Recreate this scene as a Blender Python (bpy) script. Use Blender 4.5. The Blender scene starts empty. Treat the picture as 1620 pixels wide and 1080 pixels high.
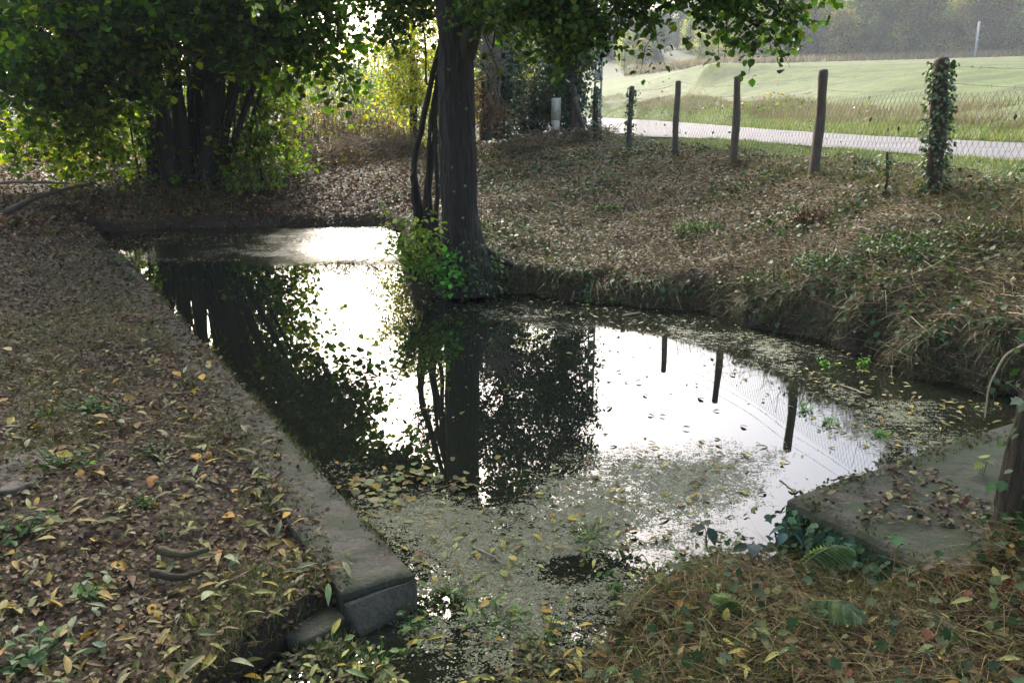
import bpy, math, random
import numpy as np
from mathutils import Vector
rng = np.random.default_rng(7)
random.seed(7)
R = math.radians
scene = bpy.context.scene
# ------------------------------------------------------------------ camera, sky, sun, exposure
PITCH, F, CH = R(15.5), 1300.0, 2.0
cam_d = bpy.data.cameras.new('camera'); cam = bpy.data.objects.new('camera', cam_d)
scene.collection.objects.link(cam); scene.camera = cam
cam.location = (0, 0, CH); cam.rotation_euler = (R(90) - PITCH, 0, 0)
cam_d.sensor_width = 36; cam_d.lens = 36 * F / 1620
cam_d.clip_start = 0.05; cam_d.clip_end = 3000
SUN_EL, SUN_AZ = R(36), R(-16)        # azimuth from +Y, negative = to the left
world = bpy.data.worlds.new('World'); scene.world = world; world.use_nodes = True
wn = world.node_tree.nodes; wl = world.node_tree.links
sky = wn.new('ShaderNodeTexSky'); sky.sky_type = 'NISHITA'; sky.sun_disc = False
sky.sun_elevation = SUN_EL; sky.sun_rotation = SUN_AZ
sky.dust_density = 4.5; sky.air_density = 1.0; sky.ozone_density = 1.0
wl.new(sky.outputs[0], wn['Background'].inputs[0]); wn['Background'].inputs[1].default_value = 0.15
sun_d = bpy.data.lights.new('sun', 'SUN'); sun = bpy.data.objects.new('sun', sun_d)
scene.collection.objects.link(sun)
sun_d.energy = 1.5; sun_d.angle = R(10); sun_d.color = (1, .96, .89)
sd = Vector((math.sin(SUN_AZ) * math.cos(SUN_EL), math.cos(SUN_AZ) * math.cos(SUN_EL), math.sin(SUN_EL)))
sun.rotation_euler = sd.to_track_quat('Z', 'Y').to_euler()
scene.view_settings.view_transform = 'Standard'; scene.view_settings.look = 'None'
scene.view_settings.exposure = 1.95
scene.view_settings.gamma = 1
scene.render.engine = 'CYCLES'
cy = scene.cycles
cy.max_bounces = 7; cy.diffuse_bounces = 3; cy.glossy_bounces = 3; cy.transmission_bounces = 3
cy.transparent_max_bounces = 4; cy.volume_bounces = 1
cy.use_denoising = True; cy.sample_clamp_indirect = 6
cy.caustics_reflective = False; cy.caustics_refractive = False
# ------------------------------------------------------------------ helpers: where a pixel of the photograph lies
SP, CP = math.sin(PITCH), math.cos(PITCH)
def at_z(px, py, z=0.0):
    a = (py - 540) / F; t = (z - CH) / -(a * CP + SP)
    return np.array([(px - 810) / F * t, (CP - a * SP) * t, z])
def at_y(px, py, Y):
    a = (py - 540) / F; t = Y / (CP - a * SP)
    return np.array([(px - 810) / F * t, Y, CH - (a * CP + SP) * t])
def lin(h):
    h = h.lstrip('#'); c = np.array([int(h[i:i+2], 16) / 255 for i in (0, 2, 4)])
    return np.where(c < .04045, c / 12.92, ((c + .055) / 1.055) ** 2.4)
def pal(n, cols, w=None, var=.18, mixn=.5):
    """n base colours picked from a palette, each varied a little"""
    cols = np.array([lin(c) for c in cols]); w = None if w is None else np.array(w) / sum(w)
    a = cols[rng.choice(len(cols), n, p=w)]; b = cols[rng.choice(len(cols), n, p=w)]
    k = rng.random((n, 1)) * mixn
    c = a * (1 - k) + b * k
    return np.clip(c * (1 + var * rng.standard_normal((n, 1))) * (1 + .06 * rng.standard_normal((n, 3))), .002, .9)
# ------------------------------------------------------------------ noise
_perm = np.random.default_rng(3).random((512, 512))
def vnoise(x, y):
    xi = np.floor(x).astype(int); yi = np.floor(y).astype(int); fx = x - xi; fy = y - yi
    fx = fx * fx * (3 - 2 * fx); fy = fy * fy * (3 - 2 * fy)
    g = lambda a, b: _perm[a % 512, b % 512]
    return (g(xi, yi) * (1 - fx) + g(xi + 1, yi) * fx) * (1 - fy) + (g(xi, yi + 1) * (1 - fx) + g(xi + 1, yi + 1) * fx) * fy
def fbm(x, y, s, o=4):
    v = 0; a = .5; t = 0
    for i in range(o):
        v = v + a * vnoise(x / s + 17.3 * i, y / s - 9.1 * i); t += a; a *= .5; s *= .5
    return v / t
# ------------------------------------------------------------------ mesh collecting
class Geo:
    def __init__(s): s.v = []; s.f = []; s.c = []; s.n = 0
    def add(s, v, f, c=(.1, .1, .1)):
        v = np.asarray(v, float).reshape(-1, 3); f = np.asarray(f, int)
        c = np.asarray(c, float)
        if c.ndim == 1: c = np.broadcast_to(c, (len(v), 3))
        s.v.append(v); s.f.append(f + s.n); s.c.append(c); s.n += len(v)
    def build(s, name, mat, parent=None, smooth=False, loc=None):
        V = np.concatenate(s.v)
        if loc is not None: V = V - np.asarray(loc)
        me = bpy.data.meshes.new(name)
        me.vertices.add(len(V)); me.vertices.foreach_set('co', V.astype(np.float32).ravel())
        lt = np.concatenate([np.full(len(f), f.shape[1]) for f in s.f])
        lv = np.concatenate([f.ravel() for f in s.f])
        ls = np.concatenate([[0], np.cumsum(lt)[:-1]])
        me.loops.add(len(lv)); me.loops.foreach_set('vertex_index', lv.astype(np.int32))
        me.polygons.add(len(lt)); me.polygons.foreach_set('loop_start', ls.astype(np.int32))
        me.polygons.foreach_set('loop_total', lt.astype(np.int32))
        if smooth: me.polygons.foreach_set('use_smooth', np.ones(len(lt), bool))
        C = np.concatenate(s.c); C4 = np.concatenate([C, np.ones((len(C), 1))], 1)
        at = me.color_attributes.new('tint', 'FLOAT_COLOR', 'POINT'); at.data.foreach_set('color', C4.astype(np.float32).ravel())
        me.update(calc_edges=True); me.validate()
        me.materials.append(mat)
        o = bpy.data.objects.new(name, me); scene.collection.objects.link(o)
        if parent is not None: o.parent = parent
        if loc is not None: o.location = loc
        return o
def tag(o, label=None, cat=None, group=None, kind=None):
    if label: o['label'] = label
    if cat: o['category'] = cat
    if group: o['group'] = group
    if kind: o['kind'] = kind
    return o
def empty(name, loc, label, cat, group=None, kind=None):
    o = bpy.data.objects.new(name, None); scene.collection.objects.link(o)
    o.location = Vector([float(c) for c in loc]); o.empty_display_size = .2
    return tag(o, label, cat, group, kind)
def part(geo, name, mat, root, smooth=False):
    """geometry is in world space; store it relative to the root empty"""
    o = geo.build(name, mat, root, smooth, None)
    L = np.array(root.location if root.parent is None else root.parent.location, float)
    n = len(o.data.vertices); a = np.empty(n * 3, np.float32); o.data.vertices.foreach_get('co', a)
    a = (a.reshape(-1, 3) - L).astype(np.float32); o.data.vertices.foreach_set('co', a.ravel()); o.data.update()
    return o
def frames(d):
    d = d / np.linalg.norm(d, axis=-1, keepdims=True)
    up = np.where(np.abs(d[..., 2:3]) > .9, np.array([1., 0, 0]), np.array([0, 0, 1.]))
    a = np.cross(d, up); a /= np.linalg.norm(a, axis=-1, keepdims=True); b = np.cross(a, d)
    return a, b
def tube(geo, pts, rad, sides=6, col=(.1, .1, .1), rough=0, rs=.3, cap=True, squash=1.0, ridge=0):
    pts = np.asarray(pts, float); n = len(pts); rad = np.broadcast_to(np.asarray(rad, float), (n,)).copy()
    if cap:
        e = pts[-1] - pts[-2]; e /= np.linalg.norm(e) + 1e-9
        pts = np.vstack([pts, pts[-1] + e * rad[-1] * .35, pts[-1] + e * rad[-1] * .4]); rad = np.append(rad, [rad[-1] * .75, rad[-1] * .02]); n += 2
    d = np.gradient(pts, axis=0); a, b = frames(d)
    for i in range(1, n):                                           # keep frames from twisting
        a[i] = a[i-1] - d[i] * np.dot(a[i-1], d[i]) / (np.dot(d[i], d[i]) + 1e-12); a[i] /= np.linalg.norm(a[i]) + 1e-9
        b[i] = np.cross(a[i], d[i]); b[i] /= np.linalg.norm(b[i]) + 1e-9
    th = np.linspace(0, 2 * math.pi, sides, endpoint=False)
    rr = np.repeat(rad[:, None], sides, 1)
    if rough:
        cum = np.concatenate([[0], np.cumsum(np.linalg.norm(np.diff(pts, axis=0), axis=1))]); o = rng.random() * 90
        rr = rr * (1 + rough * (fbm(np.cos(th)[None] * 1.6 + o + 0 * cum[:, None], np.sin(th)[None] * 1.6 + cum[:, None] / rs, 1, 4) - .5) * 2)
    if ridge:
        zc = np.concatenate([[0], np.cumsum(np.linalg.norm(np.diff(pts, axis=0), axis=1))])[:, None]; wv = (fbm(zc * 3 + 0 * th, 0 * zc + np.sin(th) * 2, 1, 2) - .5) * .8
        e = np.abs(2 * fbm(np.abs(th[None] - math.pi) * 4.5 + wv * 2, zc * 2.6 + 0 * th + 5, 1, 3) - 1); rr = rr + ridge * (sstep(0, .35, e) - .6)
    v = pts[:, None] + a[:, None] * (np.cos(th)[None, :, None] * rr[..., None]) + b[:, None] * (np.sin(th)[None, :, None] * rr[..., None]) * squash
    i = np.arange(n - 1)[:, None] * sides; j = np.arange(sides)[None]; k = (j + 1) % sides
    f = np.stack([i + j, i + k, i + sides + k, i + sides + j], -1).reshape(-1, 4)
    geo.add(v, f, col)
def tubes(geo, A, B, ra, rb, sides=3, col=(.1, .1, .1), sag=0):
    """many thin straight (or sagging) twigs at once"""
    m = len(A); M = (A + B) / 2 + rng.standard_normal((m, 3)) * np.linalg.norm(B - A, axis=1)[:, None] * .06; M[:, 2] += sag
    P = np.stack([A, M, B], 1); a, b = frames(B - A + 1e-6)
    th = np.linspace(0, 2 * math.pi, sides, endpoint=False)
    ra = np.broadcast_to(ra, (m,)); rb = np.broadcast_to(rb, (m,)); rr = np.stack([ra, (ra + rb) / 2, rb], 1)
    v = P[:, :, None] + rr[:, :, None, None] * (a[:, None, None] * np.cos(th)[None, None, :, None] + b[:, None, None] * np.sin(th)[None, None, :, None])
    s = sides; q = []
    for l in range(2):
        for j in range(s): q.append([l*s + j, l*s + (j+1) % s, (l+1)*s + (j+1) % s, (l+1)*s + j])
    f = (np.array(q)[None] + (np.arange(m) * 3 * s)[:, None, None]).reshape(-1, 4)
    c = np.asarray(col, float)
    if c.ndim == 2: c = np.repeat(c, 3 * s, 0)
    geo.add(v, f, c)
# leaf templates: x along the leaf, y across, z up;  folded on the midrib
def leaf_t(w=.5, fold=.12, droop=.15, n=2, tip=.0):
    xs = np.linspace(0, 1, n + 2)
    prof = np.sin(np.pi * xs ** (.8 + tip)) * w / 2
    v = []; 
    for x, p in zip(xs, prof): v.append([x, 0, -droop * x * x])
    for s in (1, -1):
        for x, p in zip(xs[1:-1], prof[1:-1]): v.append([x, s * p, fold * p * 2 - droop * x * x])
    m = n + 2; q = []; t = []
    L = [0] + [m + i for i in range(n)] + [m - 1]; Rr = [0] + [m + n + i for i in range(n)] + [m - 1]
    q = []
    for i in range(n + 1):
        if i == 0: q.append([0, 1, L[1], L[1]]); q.append([0, Rr[1], 1, 1])
        elif i == n: q.append([i, i+1, L[i], L[i]]); q.append([i, Rr[i], i+1, i+1])
        else: q.append([i, i+1, L[i+1], L[i]]); q.append([i, Rr[i], Rr[i+1], i+1])
    f = np.array(q)
    # degenerate quads -> triangles handled separately
    tri = np.array([[a, b, c] for a, b, c, d in f if c == d]); quad = np.array([r for r in f if r[2] != r[3]]).reshape(-1, 4)
    return np.array(v, float), tri, quad
ROUND = leaf_t(.95, .10, .15, 2); OVAL = leaf_t(.55, .16, .2, 2, .1); LANCE = leaf_t(.24, .3, .22, 2)
BIGO = leaf_t(.6, .14, .25, 4, .1); BIGL = leaf_t(.27, .25, .3, 4, .05)
# ivy-like pointed, five-lobed leaf
_iv = np.array([[0,0,0],[.15,.42,.03],[.42,.34,.03],[.5,.55,.02],[.66,.24,.02],[1,0,-.06],[.66,-.24,.02],[.5,-.55,.02],[.42,-.34,.03],[.15,-.42,.03],[.4,0,-.03]], float)
IVY = (_iv, np.array([[10, i, (i + 1) % 10] for i in range(10)]), np.zeros((0, 4), int))
DIAM = (np.array([[0,0,0],[.5,.42,.06],[1,0,0],[.5,-.42,.06]], float), np.zeros((0, 3), int), np.array([[0,1,2,3]]))
def blade_t(seg=3, bend=.5):
    v = []; q = []
    for i in range(seg + 1):
        t = i / seg; w = .5 * (1 - t * .85); x = t * (1 - bend * .25 * t); z = -bend * t * t * .6
        v += [[x, w, z], [x, -w, z]]
        if i: q.append([2*i-2, 2*i-1, 2*i+1, 2*i])
    return np.array(v, float), np.zeros((0, 3), int), np.array(q)
BLADE = blade_t()
def rotm(yaw, pitch, roll):
    cy_, sy = np.cos(yaw), np.sin(yaw); cp, sp = np.cos(pitch), np.sin(pitch); cr, sr = np.cos(roll), np.sin(roll)
    M = np.empty((len(yaw), 3, 3))
    M[:,0,0]=cy_*cp; M[:,0,1]=cy_*sp*sr-sy*cr; M[:,0,2]=cy_*sp*cr+sy*sr
    M[:,1,0]=sy*cp; M[:,1,1]=sy*sp*sr+cy_*cr; M[:,1,2]=sy*sp*cr-cy_*sr
    M[:,2,0]=-sp; M[:,2,1]=cp*sr; M[:,2,2]=cp*cr
    return M
def batch(geo, tpl, P, M, S, col):
    """S: (m,) or (m,3); positive pitch points down"""
    tv, tt, tq = tpl; m = len(P); S = np.asarray(S, float)
    if S.ndim == 1: S = np.repeat(S[:, None], 3, 1)
    v = np.einsum('mij,mnj->mni', M, tv[None] * S[:, None]) + P[:, None]
    c = np.repeat(np.asarray(col)[:, None], len(tv), 1) * (1 + .12 * rng.standard_normal((m, len(tv), 1)))
    geo.add(v, np.zeros((0, 4), int), np.clip(c, .001, .95).reshape(-1, 3)); base = geo.n - m * len(tv); geo.f.pop()
    off = (np.arange(m) * len(tv) + base)[:, None, None]
    for t in (tt, tq):
        if len(t): geo.f.append((t[None] + off).reshape(-1, t.shape[1]))
# ------------------------------------------------------------------ materials
def mat(name):
    m = bpy.data.materials.new(name); m.use_nodes = True
    return m, m.node_tree.nodes, m.node_tree.links, m.node_tree.nodes['Principled BSDF']
def nd(nodes, kind, **kw):
    n = nodes.new(kind)
    for k, v in kw.items():
        if k.startswith('_'): n.inputs[k[1:]].default_value = v
        else: setattr(n, k, v)
    return n
def leaf_mat(name, trans=.45, rough=.45, gloss=.25, tt=(1.8, 1.8, .6)):
    m, N, L, p = mat(name)
    a = nd(N, 'ShaderNodeAttribute', attribute_name='tint')
    tc = nd(N, 'ShaderNodeTexCoord'); no = nd(N, 'ShaderNodeTexNoise', _Scale=60.0, _Detail=2.0); L.new(tc.outputs['Object'], no.inputs['Vector'])
    mr = nd(N, 'ShaderNodeMapRange'); mr.inputs[3].default_value = .7; mr.inputs[4].default_value = 1.3; L.new(no.outputs[0], mr.inputs[0])
    mu = nd(N, 'ShaderNodeVectorMath', operation='SCALE'); L.new(a.outputs['Color'], mu.inputs[0]); L.new(mr.outputs[0], mu.inputs['Scale'])
    L.new(mu.outputs[0], p.inputs['Base Color']); p.inputs['Roughness'].default_value = rough
    p.inputs['Specular IOR Level'].default_value = gloss
    if trans:
        t = nd(N, 'ShaderNodeBsdfTranslucent'); g = nd(N, 'ShaderNodeVectorMath', operation='MULTIPLY')
        g.inputs[1].default_value = tt; L.new(mu.outputs[0], g.inputs[0]); L.new(g.outputs[0], t.inputs[0])
        mx = nd(N, 'ShaderNodeMixShader'); mx.inputs[0].default_value = trans
        L.new(p.outputs[0], mx.inputs[1]); L.new(t.outputs[0], mx.inputs[2]); L.new(mx.outputs[0], N['Material Output'].inputs[0])
    return m
M_LEAF = leaf_mat('leaf'); M_LITTER = leaf_mat('dry_leaf', .12, .6, .25, (1.2, 1.1, .8)); M_GRASS = leaf_mat('grass_blade', .3, .5, .2, (1.3, 1.3, .9))
M_HAZEL = leaf_mat('hazel_leaf', .55, .5, .15, (3.2, 2.9, .6)); M_IVY = leaf_mat('ivy_leaf', .15, .5, .2); M_FAR = leaf_mat('far_foliage', .45, .7, .1, (1.6, 1.6, .9))
def bark_mat(name, c1, c2, moss=None, scale=(14, 14, 2.2), bump=.6, moss_amt=.45):
    m, N, L, p = mat(name)
    tc = nd(N, 'ShaderNodeTexCoord'); mp = nd(N, 'ShaderNodeMapping'); mp.inputs['Scale'].default_value = scale
    L.new(tc.outputs['Object'], mp.inputs[0])
    v = nd(N, 'ShaderNodeTexVoronoi', feature='DISTANCE_TO_EDGE', _Scale=1.6); no = nd(N, 'ShaderNodeTexNoise', _Scale=2.0, _Detail=8.0, _Roughness=.65)
    no2 = nd(N, 'ShaderNodeTexNoise', _Scale=1.2, _Detail=3.0)
    L.new(mp.outputs[0], no2.inputs[0]); ad = nd(N, 'ShaderNodeVectorMath', operation='ADD'); L.new(mp.outputs[0], ad.inputs[0]); L.new(no2.outputs['Color'], ad.inputs[1])
    L.new(ad.outputs[0], v.inputs[0]); L.new(mp.outputs[0], no.inputs[0])
    r = nd(N, 'ShaderNodeValToRGB'); r.color_ramp.elements[0].position = .3; r.color_ramp.elements[1].position = .7
    r.color_ramp.elements[0].color = (*lin(c1), 1); r.color_ramp.elements[1].color = (*lin(c2), 1); L.new(no.outputs[0], r.inputs[0])
    col = r.outputs[0]
    if moss:
        n3 = nd(N, 'ShaderNodeTexNoise', _Scale=5.0, _Detail=5.0); L.new(tc.outputs['Object'], n3.inputs[0])
        mr = nd(N, 'ShaderNodeMapRange'); mr.inputs[1].default_value = 1 - moss_amt - .06; mr.inputs[2].default_value = 1 - moss_amt + .1; L.new(n3.outputs[0], mr.inputs[0])
        mx = nd(N, 'ShaderNodeMix', data_type='RGBA'); L.new(mr.outputs[0], mx.inputs[0]); L.new(col, mx.inputs[6]); mx.inputs[7].default_value = (*lin(moss), 1); col = mx.outputs[2]
    L.new(col, p.inputs['Base Color']); p.inputs['Roughness'].default_value = .85
    mm = nd(N, 'ShaderNodeMath', operation='MULTIPLY_ADD'); mm.inputs[1].default_value = .6; L.new(v.outputs[0], mm.inputs[0]); L.new(no.outputs[0], mm.inputs[2])
    b = nd(N, 'ShaderNodeBump', _Strength=bump, _Distance=.03); L.new(mm.outputs[0], b.inputs['Height']); L.new(b.outputs[0], p.inputs['Normal'])
    return m
M_BARK = bark_mat('alder_bark', '1c1814', '38312a', '2b301e', scale=(11, 11, 1.6), bump=1.0, moss_amt=.4); M_TWIG = bark_mat('twig_bark', '2b241d', '453a2e', None)
M_POST = bark_mat('weathered_wood', '3a322b', '6d6255', '6c7157', (40, 40, 3), .5, .35)
M_POSTD = bark_mat('old_brown_wood', '33271d', '57463a', '555a3c', (40, 40, 3), .5, .3)
def tint_mat(name, rough=.8, bump=.3, bscale=90, spec=.3):
    m, N, L, p = mat(name)
    a = nd(N, 'ShaderNodeAttribute', attribute_name='tint'); L.new(a.outputs['Color'], p.inputs['Base Color'])
    p.inputs['Roughness'].default_value = rough; p.inputs['Specular IOR Level'].default_value = spec
    tc = nd(N, 'ShaderNodeTexCoord'); no = nd(N, 'ShaderNodeTexNoise', _Scale=float(bscale), _Detail=6.0); L.new(tc.outputs['Object'], no.inputs[0])
    b = nd(N, 'ShaderNodeBump', _Strength=bump, _Distance=.02); L.new(no.outputs[0], b.inputs['Height']); L.new(b.outputs[0], p.inputs['Normal'])
    return m
M_TINT = tint_mat('plain')
M_WIRE = tint_mat('rusty_wire', .5, 0.05, 90, .5)
def ground_mat():
    m, N, L, p = mat('soil_and_litter')
    a = nd(N, 'ShaderNodeAttribute', attribute_name='tint'); tc = nd(N, 'ShaderNodeTexCoord')
    n1 = nd(N, 'ShaderNodeTexNoise', _Scale=22.0, _Detail=9.0, _Roughness=.7); n2 = nd(N, 'ShaderNodeTexVoronoi', _Scale=28.0); n3 = nd(N, 'ShaderNodeTexNoise', _Scale=1.3, _Detail=6.0)
    for n in (n1, n2, n3): L.new(tc.outputs['Object'], n.inputs['Vector'])
    r = nd(N, 'ShaderNodeMapRange'); r.inputs[1].default_value = .3; r.inputs[2].default_value = .7; r.inputs[3].default_value = .45; r.inputs[4].default_value = 1.7; L.new(n1.outputs[0], r.inputs[0])
    r2 = nd(N, 'ShaderNodeMapRange'); r2.inputs[1].default_value = .3; r2.inputs[2].default_value = .7; r2.inputs[3].default_value = .7; r2.inputs[4].default_value = 1.3; L.new(n3.outputs[0], r2.inputs[0])
    mu = nd(N, 'ShaderNodeMath', operation='MULTIPLY'); L.new(r.outputs[0], mu.inputs[0]); L.new(r2.outputs[0], mu.inputs[1])
    s = nd(N, 'ShaderNodeVectorMath', operation='SCALE'); L.new(a.outputs['Color'], s.inputs[0]); L.new(mu.outputs[0], s.inputs['Scale'])
    L.new(s.outputs[0], p.inputs['Base Color']); p.inputs['Roughness'].default_value = .8; p.inputs['Specular IOR Level'].default_value = .25
    ad = nd(N, 'ShaderNodeMath', operation='ADD'); L.new(n1.outputs[0], ad.inputs[0]); L.new(n2.outputs[0], ad.inputs[1])
    b = nd(N, 'ShaderNodeBump', _Strength=.7, _Distance=.03); L.new(ad.outputs[0], b.inputs['Height']); L.new(b.outputs[0], p.inputs['Normal'])
    return m
M_GROUND = ground_mat()
def concrete_mat(name, c1, c2, stain, moss_amt, scale=3.0):
    m, N, L, p = mat(name); tc = nd(N, 'ShaderNodeTexCoord')
    n1 = nd(N, 'ShaderNodeTexNoise', _Scale=scale, _Detail=8.0, _Roughness=.65); n2 = nd(N, 'ShaderNodeTexNoise', _Scale=70.0, _Detail=6.0, _Roughness=.7); n3 = nd(N, 'ShaderNodeTexNoise', _Scale=6.0, _Detail=7.0)
    for n in (n1, n2, n3): L.new(tc.outputs['Object'], n.inputs['Vector'])
    r = nd(N, 'ShaderNodeValToRGB'); r.color_ramp.elements[0].position = .35; r.color_ramp.elements[1].position = .68
    r.color_ramp.elements[0].color = (*lin(c1), 1); r.color_ramp.elements[1].color = (*lin(c2), 1); L.new(n1.outputs[0], r.inputs[0])
    r2 = nd(N, 'ShaderNodeMapRange'); r2.inputs[1].default_value = .3; r2.inputs[2].default_value = .7; r2.inputs[3].default_value = .35; r2.inputs[4].default_value = 1.7; L.new(n2.outputs[0], r2.inputs[0])
    s = nd(N, 'ShaderNodeVectorMath', operation='SCALE'); L.new(r.outputs[0], s.inputs[0]); L.new(r2.outputs[0], s.inputs['Scale'])
    r3 = nd(N, 'ShaderNodeMapRange'); r3.inputs[1].default_value = 1 - moss_amt - .08; r3.inputs[2].default_value = 1 - moss_amt + .06; L.new(n3.outputs[0], r3.inputs[0])
    mx = nd(N, 'ShaderNodeMix', data_type='RGBA'); L.new(r3.outputs[0], mx.inputs[0]); L.new(s.outputs[0], mx.inputs[6]); mx.inputs[7].default_value = (*lin(stain), 1)
    L.new(mx.outputs[2], p.inputs['Base Color']); p.inputs['Roughness'].default_value = .75
    ad = nd(N, 'ShaderNodeMath', operation='ADD'); L.new(n2.outputs[0], ad.inputs[0]); L.new(r3.outputs[0], ad.inputs[1])
    b = nd(N, 'ShaderNodeBump', _Strength=.8, _Distance=.014); L.new(ad.outputs[0], b.inputs['Height']); L.new(b.outputs[0], p.inputs['Normal'])
    return m
M_CONC = concrete_mat('old_concrete', '3f3b31', '625c4d', '343a22', .5)
M_SLAB = concrete_mat('mossy_concrete', '3a352c', '605849', '36401f', .55)
M_POLE = concrete_mat('pale_concrete', 'a5a5a2', 'c2c1bd', '8d8d86', .35)
M_BOX = concrete_mat('cream_plastic', 'b9b3a0', 'c8c2af', '9c967f', .3)
# ------------------------------------------------------------------ terrain
def P2(px, py, z=0.0): return tuple(at_z(px, py, z)[:2])
K0 = np.array(P2(655, 905, .15)); KD = np.array([-.61, 1.0]); KD /= np.linalg.norm(KD); KN = np.array([-KD[1], KD[0]])   # kerb line, KN points away from the pond
KEND = K0 + KD * 10.0
SA = np.array(P2(1246, 786, .27)); SD = np.array([2.69, 4.36]) - SA; SD /= np.linalg.norm(SD); SN = np.array([SD[1], -SD[0]])
SB = SA + SD * 3.6; w_ = .31
POND = [tuple(K0), tuple(KEND), P2(150, 372), P2(250, 364), P2(420, 361), P2(600, 360), P2(648, 372), P2(640, 400), P2(662, 440), P2(720, 462), P2(780, 466), P2(850, 470),
        P2(930, 478), P2(1000, 487), P2(1090, 497), P2(1180, 515), P2(1250, 532), P2(1310, 548), P2(1385, 566), P2(1402, 580), P2(1420, 597), P2(1490, 610), P2(1560, 628), P2(1640, 640), tuple(SB),
        tuple(SA), P2(1246, 862), P2(1180, 868), P2(1110, 888), P2(1060, 925), P2(1010, 965), P2(960, 1010), P2(900, 1075), P2(840, 1180), P2(330, 1180), P2(440, 1070), P2(540, 995)]
POND = np.array(POND)
def sdf(x, y, poly=POND):
    """signed distance to the pond's edge, negative over water"""
    sh = x.shape; x = x.ravel(); y = y.ravel(); out = np.full(x.shape, 1e9); ins = np.zeros(x.shape, bool)
    n = len(poly)
    for i in range(n):
        a = poly[i]; b = poly[(i + 1) % n]; e = b - a; L2 = e @ e
        t = np.clip(((x - a[0]) * e[0] + (y - a[1]) * e[1]) / L2, 0, 1)
        out = np.minimum(out, np.hypot(x - a[0] - t * e[0], y - a[1] - t * e[1]))
        c = ((a[1] > y) != (b[1] > y)); xx = a[0] + (y - a[1]) / (b[1] - a[1] + 1e-12) * e[0]
        ins ^= c & (x < xx)
    return np.where(ins, -out, out).reshape(sh)
# road edges (world): near side (by the fence) and far side (by the field)
RN = np.array([[7.2, -12], [6.6, -3], [6.0, 4], [5.55, 8.9], [4.9, 12.6], [4.35, 16.2], [3.6, 18.3], [2.2, 19.6], [.6, 23], [-.5, 34], [-.6, 60], [-1, 110]])
RF = np.array([[10.6, -12], [10, -3], [9.4, 4], [8.6, 9], [7.9, 13.1], [7.4, 17], [7.3, 24], [7.9, 34], [8.4, 48], [8.2, 72], [7, 110], [7, 130]])
def road_x(y): return np.interp(y, RN[:, 1], RN[:, 0]), np.interp(y, RF[:, 1], RF[:, 0])
ctl = []
def C(px, py, z): ctl.append(tuple(at_z(px, py, z)))
for x, y, z in [(-1, -8, .5), (-6, -6, .5), (5, -8, .8), (9, -5, 1.5), (-12, 0, .5), (-.5, 0, .3), (1.5, 1, .38), (3.2, 2.4, .45), (4.2, 3.2, .6), (4.2, 4.4, .6), (6, 0, 1.4),
                (-2, 1.6, .2), (-3, 3.2, .22), (-6, 5, .4), (-12, 12, .5), (-8, 9, .33)]: ctl.append((x, y, z))
C(0, 1000, .2); C(300, 900, .17); C(430, 980, .14); C(200, 1060, .15); C(0, 700, .28); C(300, 620, .16); C(150, 480, .2); C(0, 420, .33); C(0, 370, .34); C(60, 345, .36); C(130, 350, .25)
C(950, 1070, .12); C(1010, 1000, .18); C(1100, 930, .22); C(1300, 950, .19); C(1500, 1000, .28); C(1450, 905, .2); C(1600, 900, .36); C(1250, 1060, .3); C(1250, 890, .0); C(1300, 915, .04); C(1400, 920, .12); C(1500, 870, .27)
for px in (200, 330, 480, 600): ctl.append(tuple(at_y(px, 339, 15.3)))
C(100, 320, .5); C(300, 290, .66); C(500, 285, .68); C(640, 300, .6); C(450, 255, .95); C(620, 250, 1.0)

def Cy(px, py, Y): ctl.append(tuple(at_y(px, py, Y)))
for q in ((690, 402, 9.5), (760, 408, 9.45), (850, 417, 9.3), (980, 442, 8.8), (1100, 450, 8.35), (1200, 462, 7.85), (1300, 458, 7.3), (1400, 448, 7.0), (1450, 505, 6.35), (1540, 520, 5.95), (1620, 532, 5.75), (1430, 470, 6.7)): Cy(*q)
C(800, 320, .75); ctl.append((1.75, 12, .72)); ctl.append((2.3, 10.3, .68)); ctl.append((.2, 11, .6))
POSTS = [(1478, 303, 8.4, 1490, 95), (1287, 278, 10.6, 1303, 112), (1160, 265, 12.6, 1167, 122), (1069, 248, 14.2, 1073, 130), (997, 241, 17.0, 1000, 138)]
for px, py, Y, tx, ty in POSTS: ctl.append(tuple(at_y(px, py, Y)))
ctl += [(5.0, 5.8, 1.2), (5.2, 3.5, 1.2), (2.2, 22, 1.25), (0, 23, 1.2), (-3, 26, 1.1), (-8, 24, .95), (-14, 22, .8), (-25, 20, .8), (-30, 60, 1.2), (-15, 60, 1.2), (-60, 100, 2), (-60, 20, 1), (-60, -30, 1), (0, -40, 1)]
for y in (-12, 0, 6, 9, 12, 15, 18):
    a, b = road_x(y); ctl += [(a - .25, y, 1.47), (a + .1, y, 1.5), ((a + b) / 2, y, 1.56), (b, y, 1.56), (b + 1.0, y, 1.62), (b + 3.2, y, 2.15)]
for y in (22, 30, 44, 60, 80):
    a, b = road_x(y); ctl += [(a, y, 1.5), ((a + b) / 2, y, 1.55), (b, y, 1.56 + (y - 20) * .002), (b + 1.2, y, 1.62 + (y - 20) * .003), (b + 4, y, 2.1 + (y - 20) * .012)]
def slope(s): return np.interp(s, [0, .108, .22, .338, .48, .623, 1.2], [.036, .041, .054, .0565, .060, .0645, .068])
for s in (.12, .22, .34, .48, .63, .9, 1.4):
    for Y in (35, 60, 95, 140):
        if s * Y > 13: ctl.append((s * Y, Y, 2 + slope(s) * Y * (.8 if Y < 40 else .93 if Y < 80 else 1)))
    Y = 140
    for k in (1.3, 1.8, 2.6): ctl.append((s * Y * k, Y * k, 2 + slope(s) * Y * (1 + (k - 1) * 2.6)))
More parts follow.
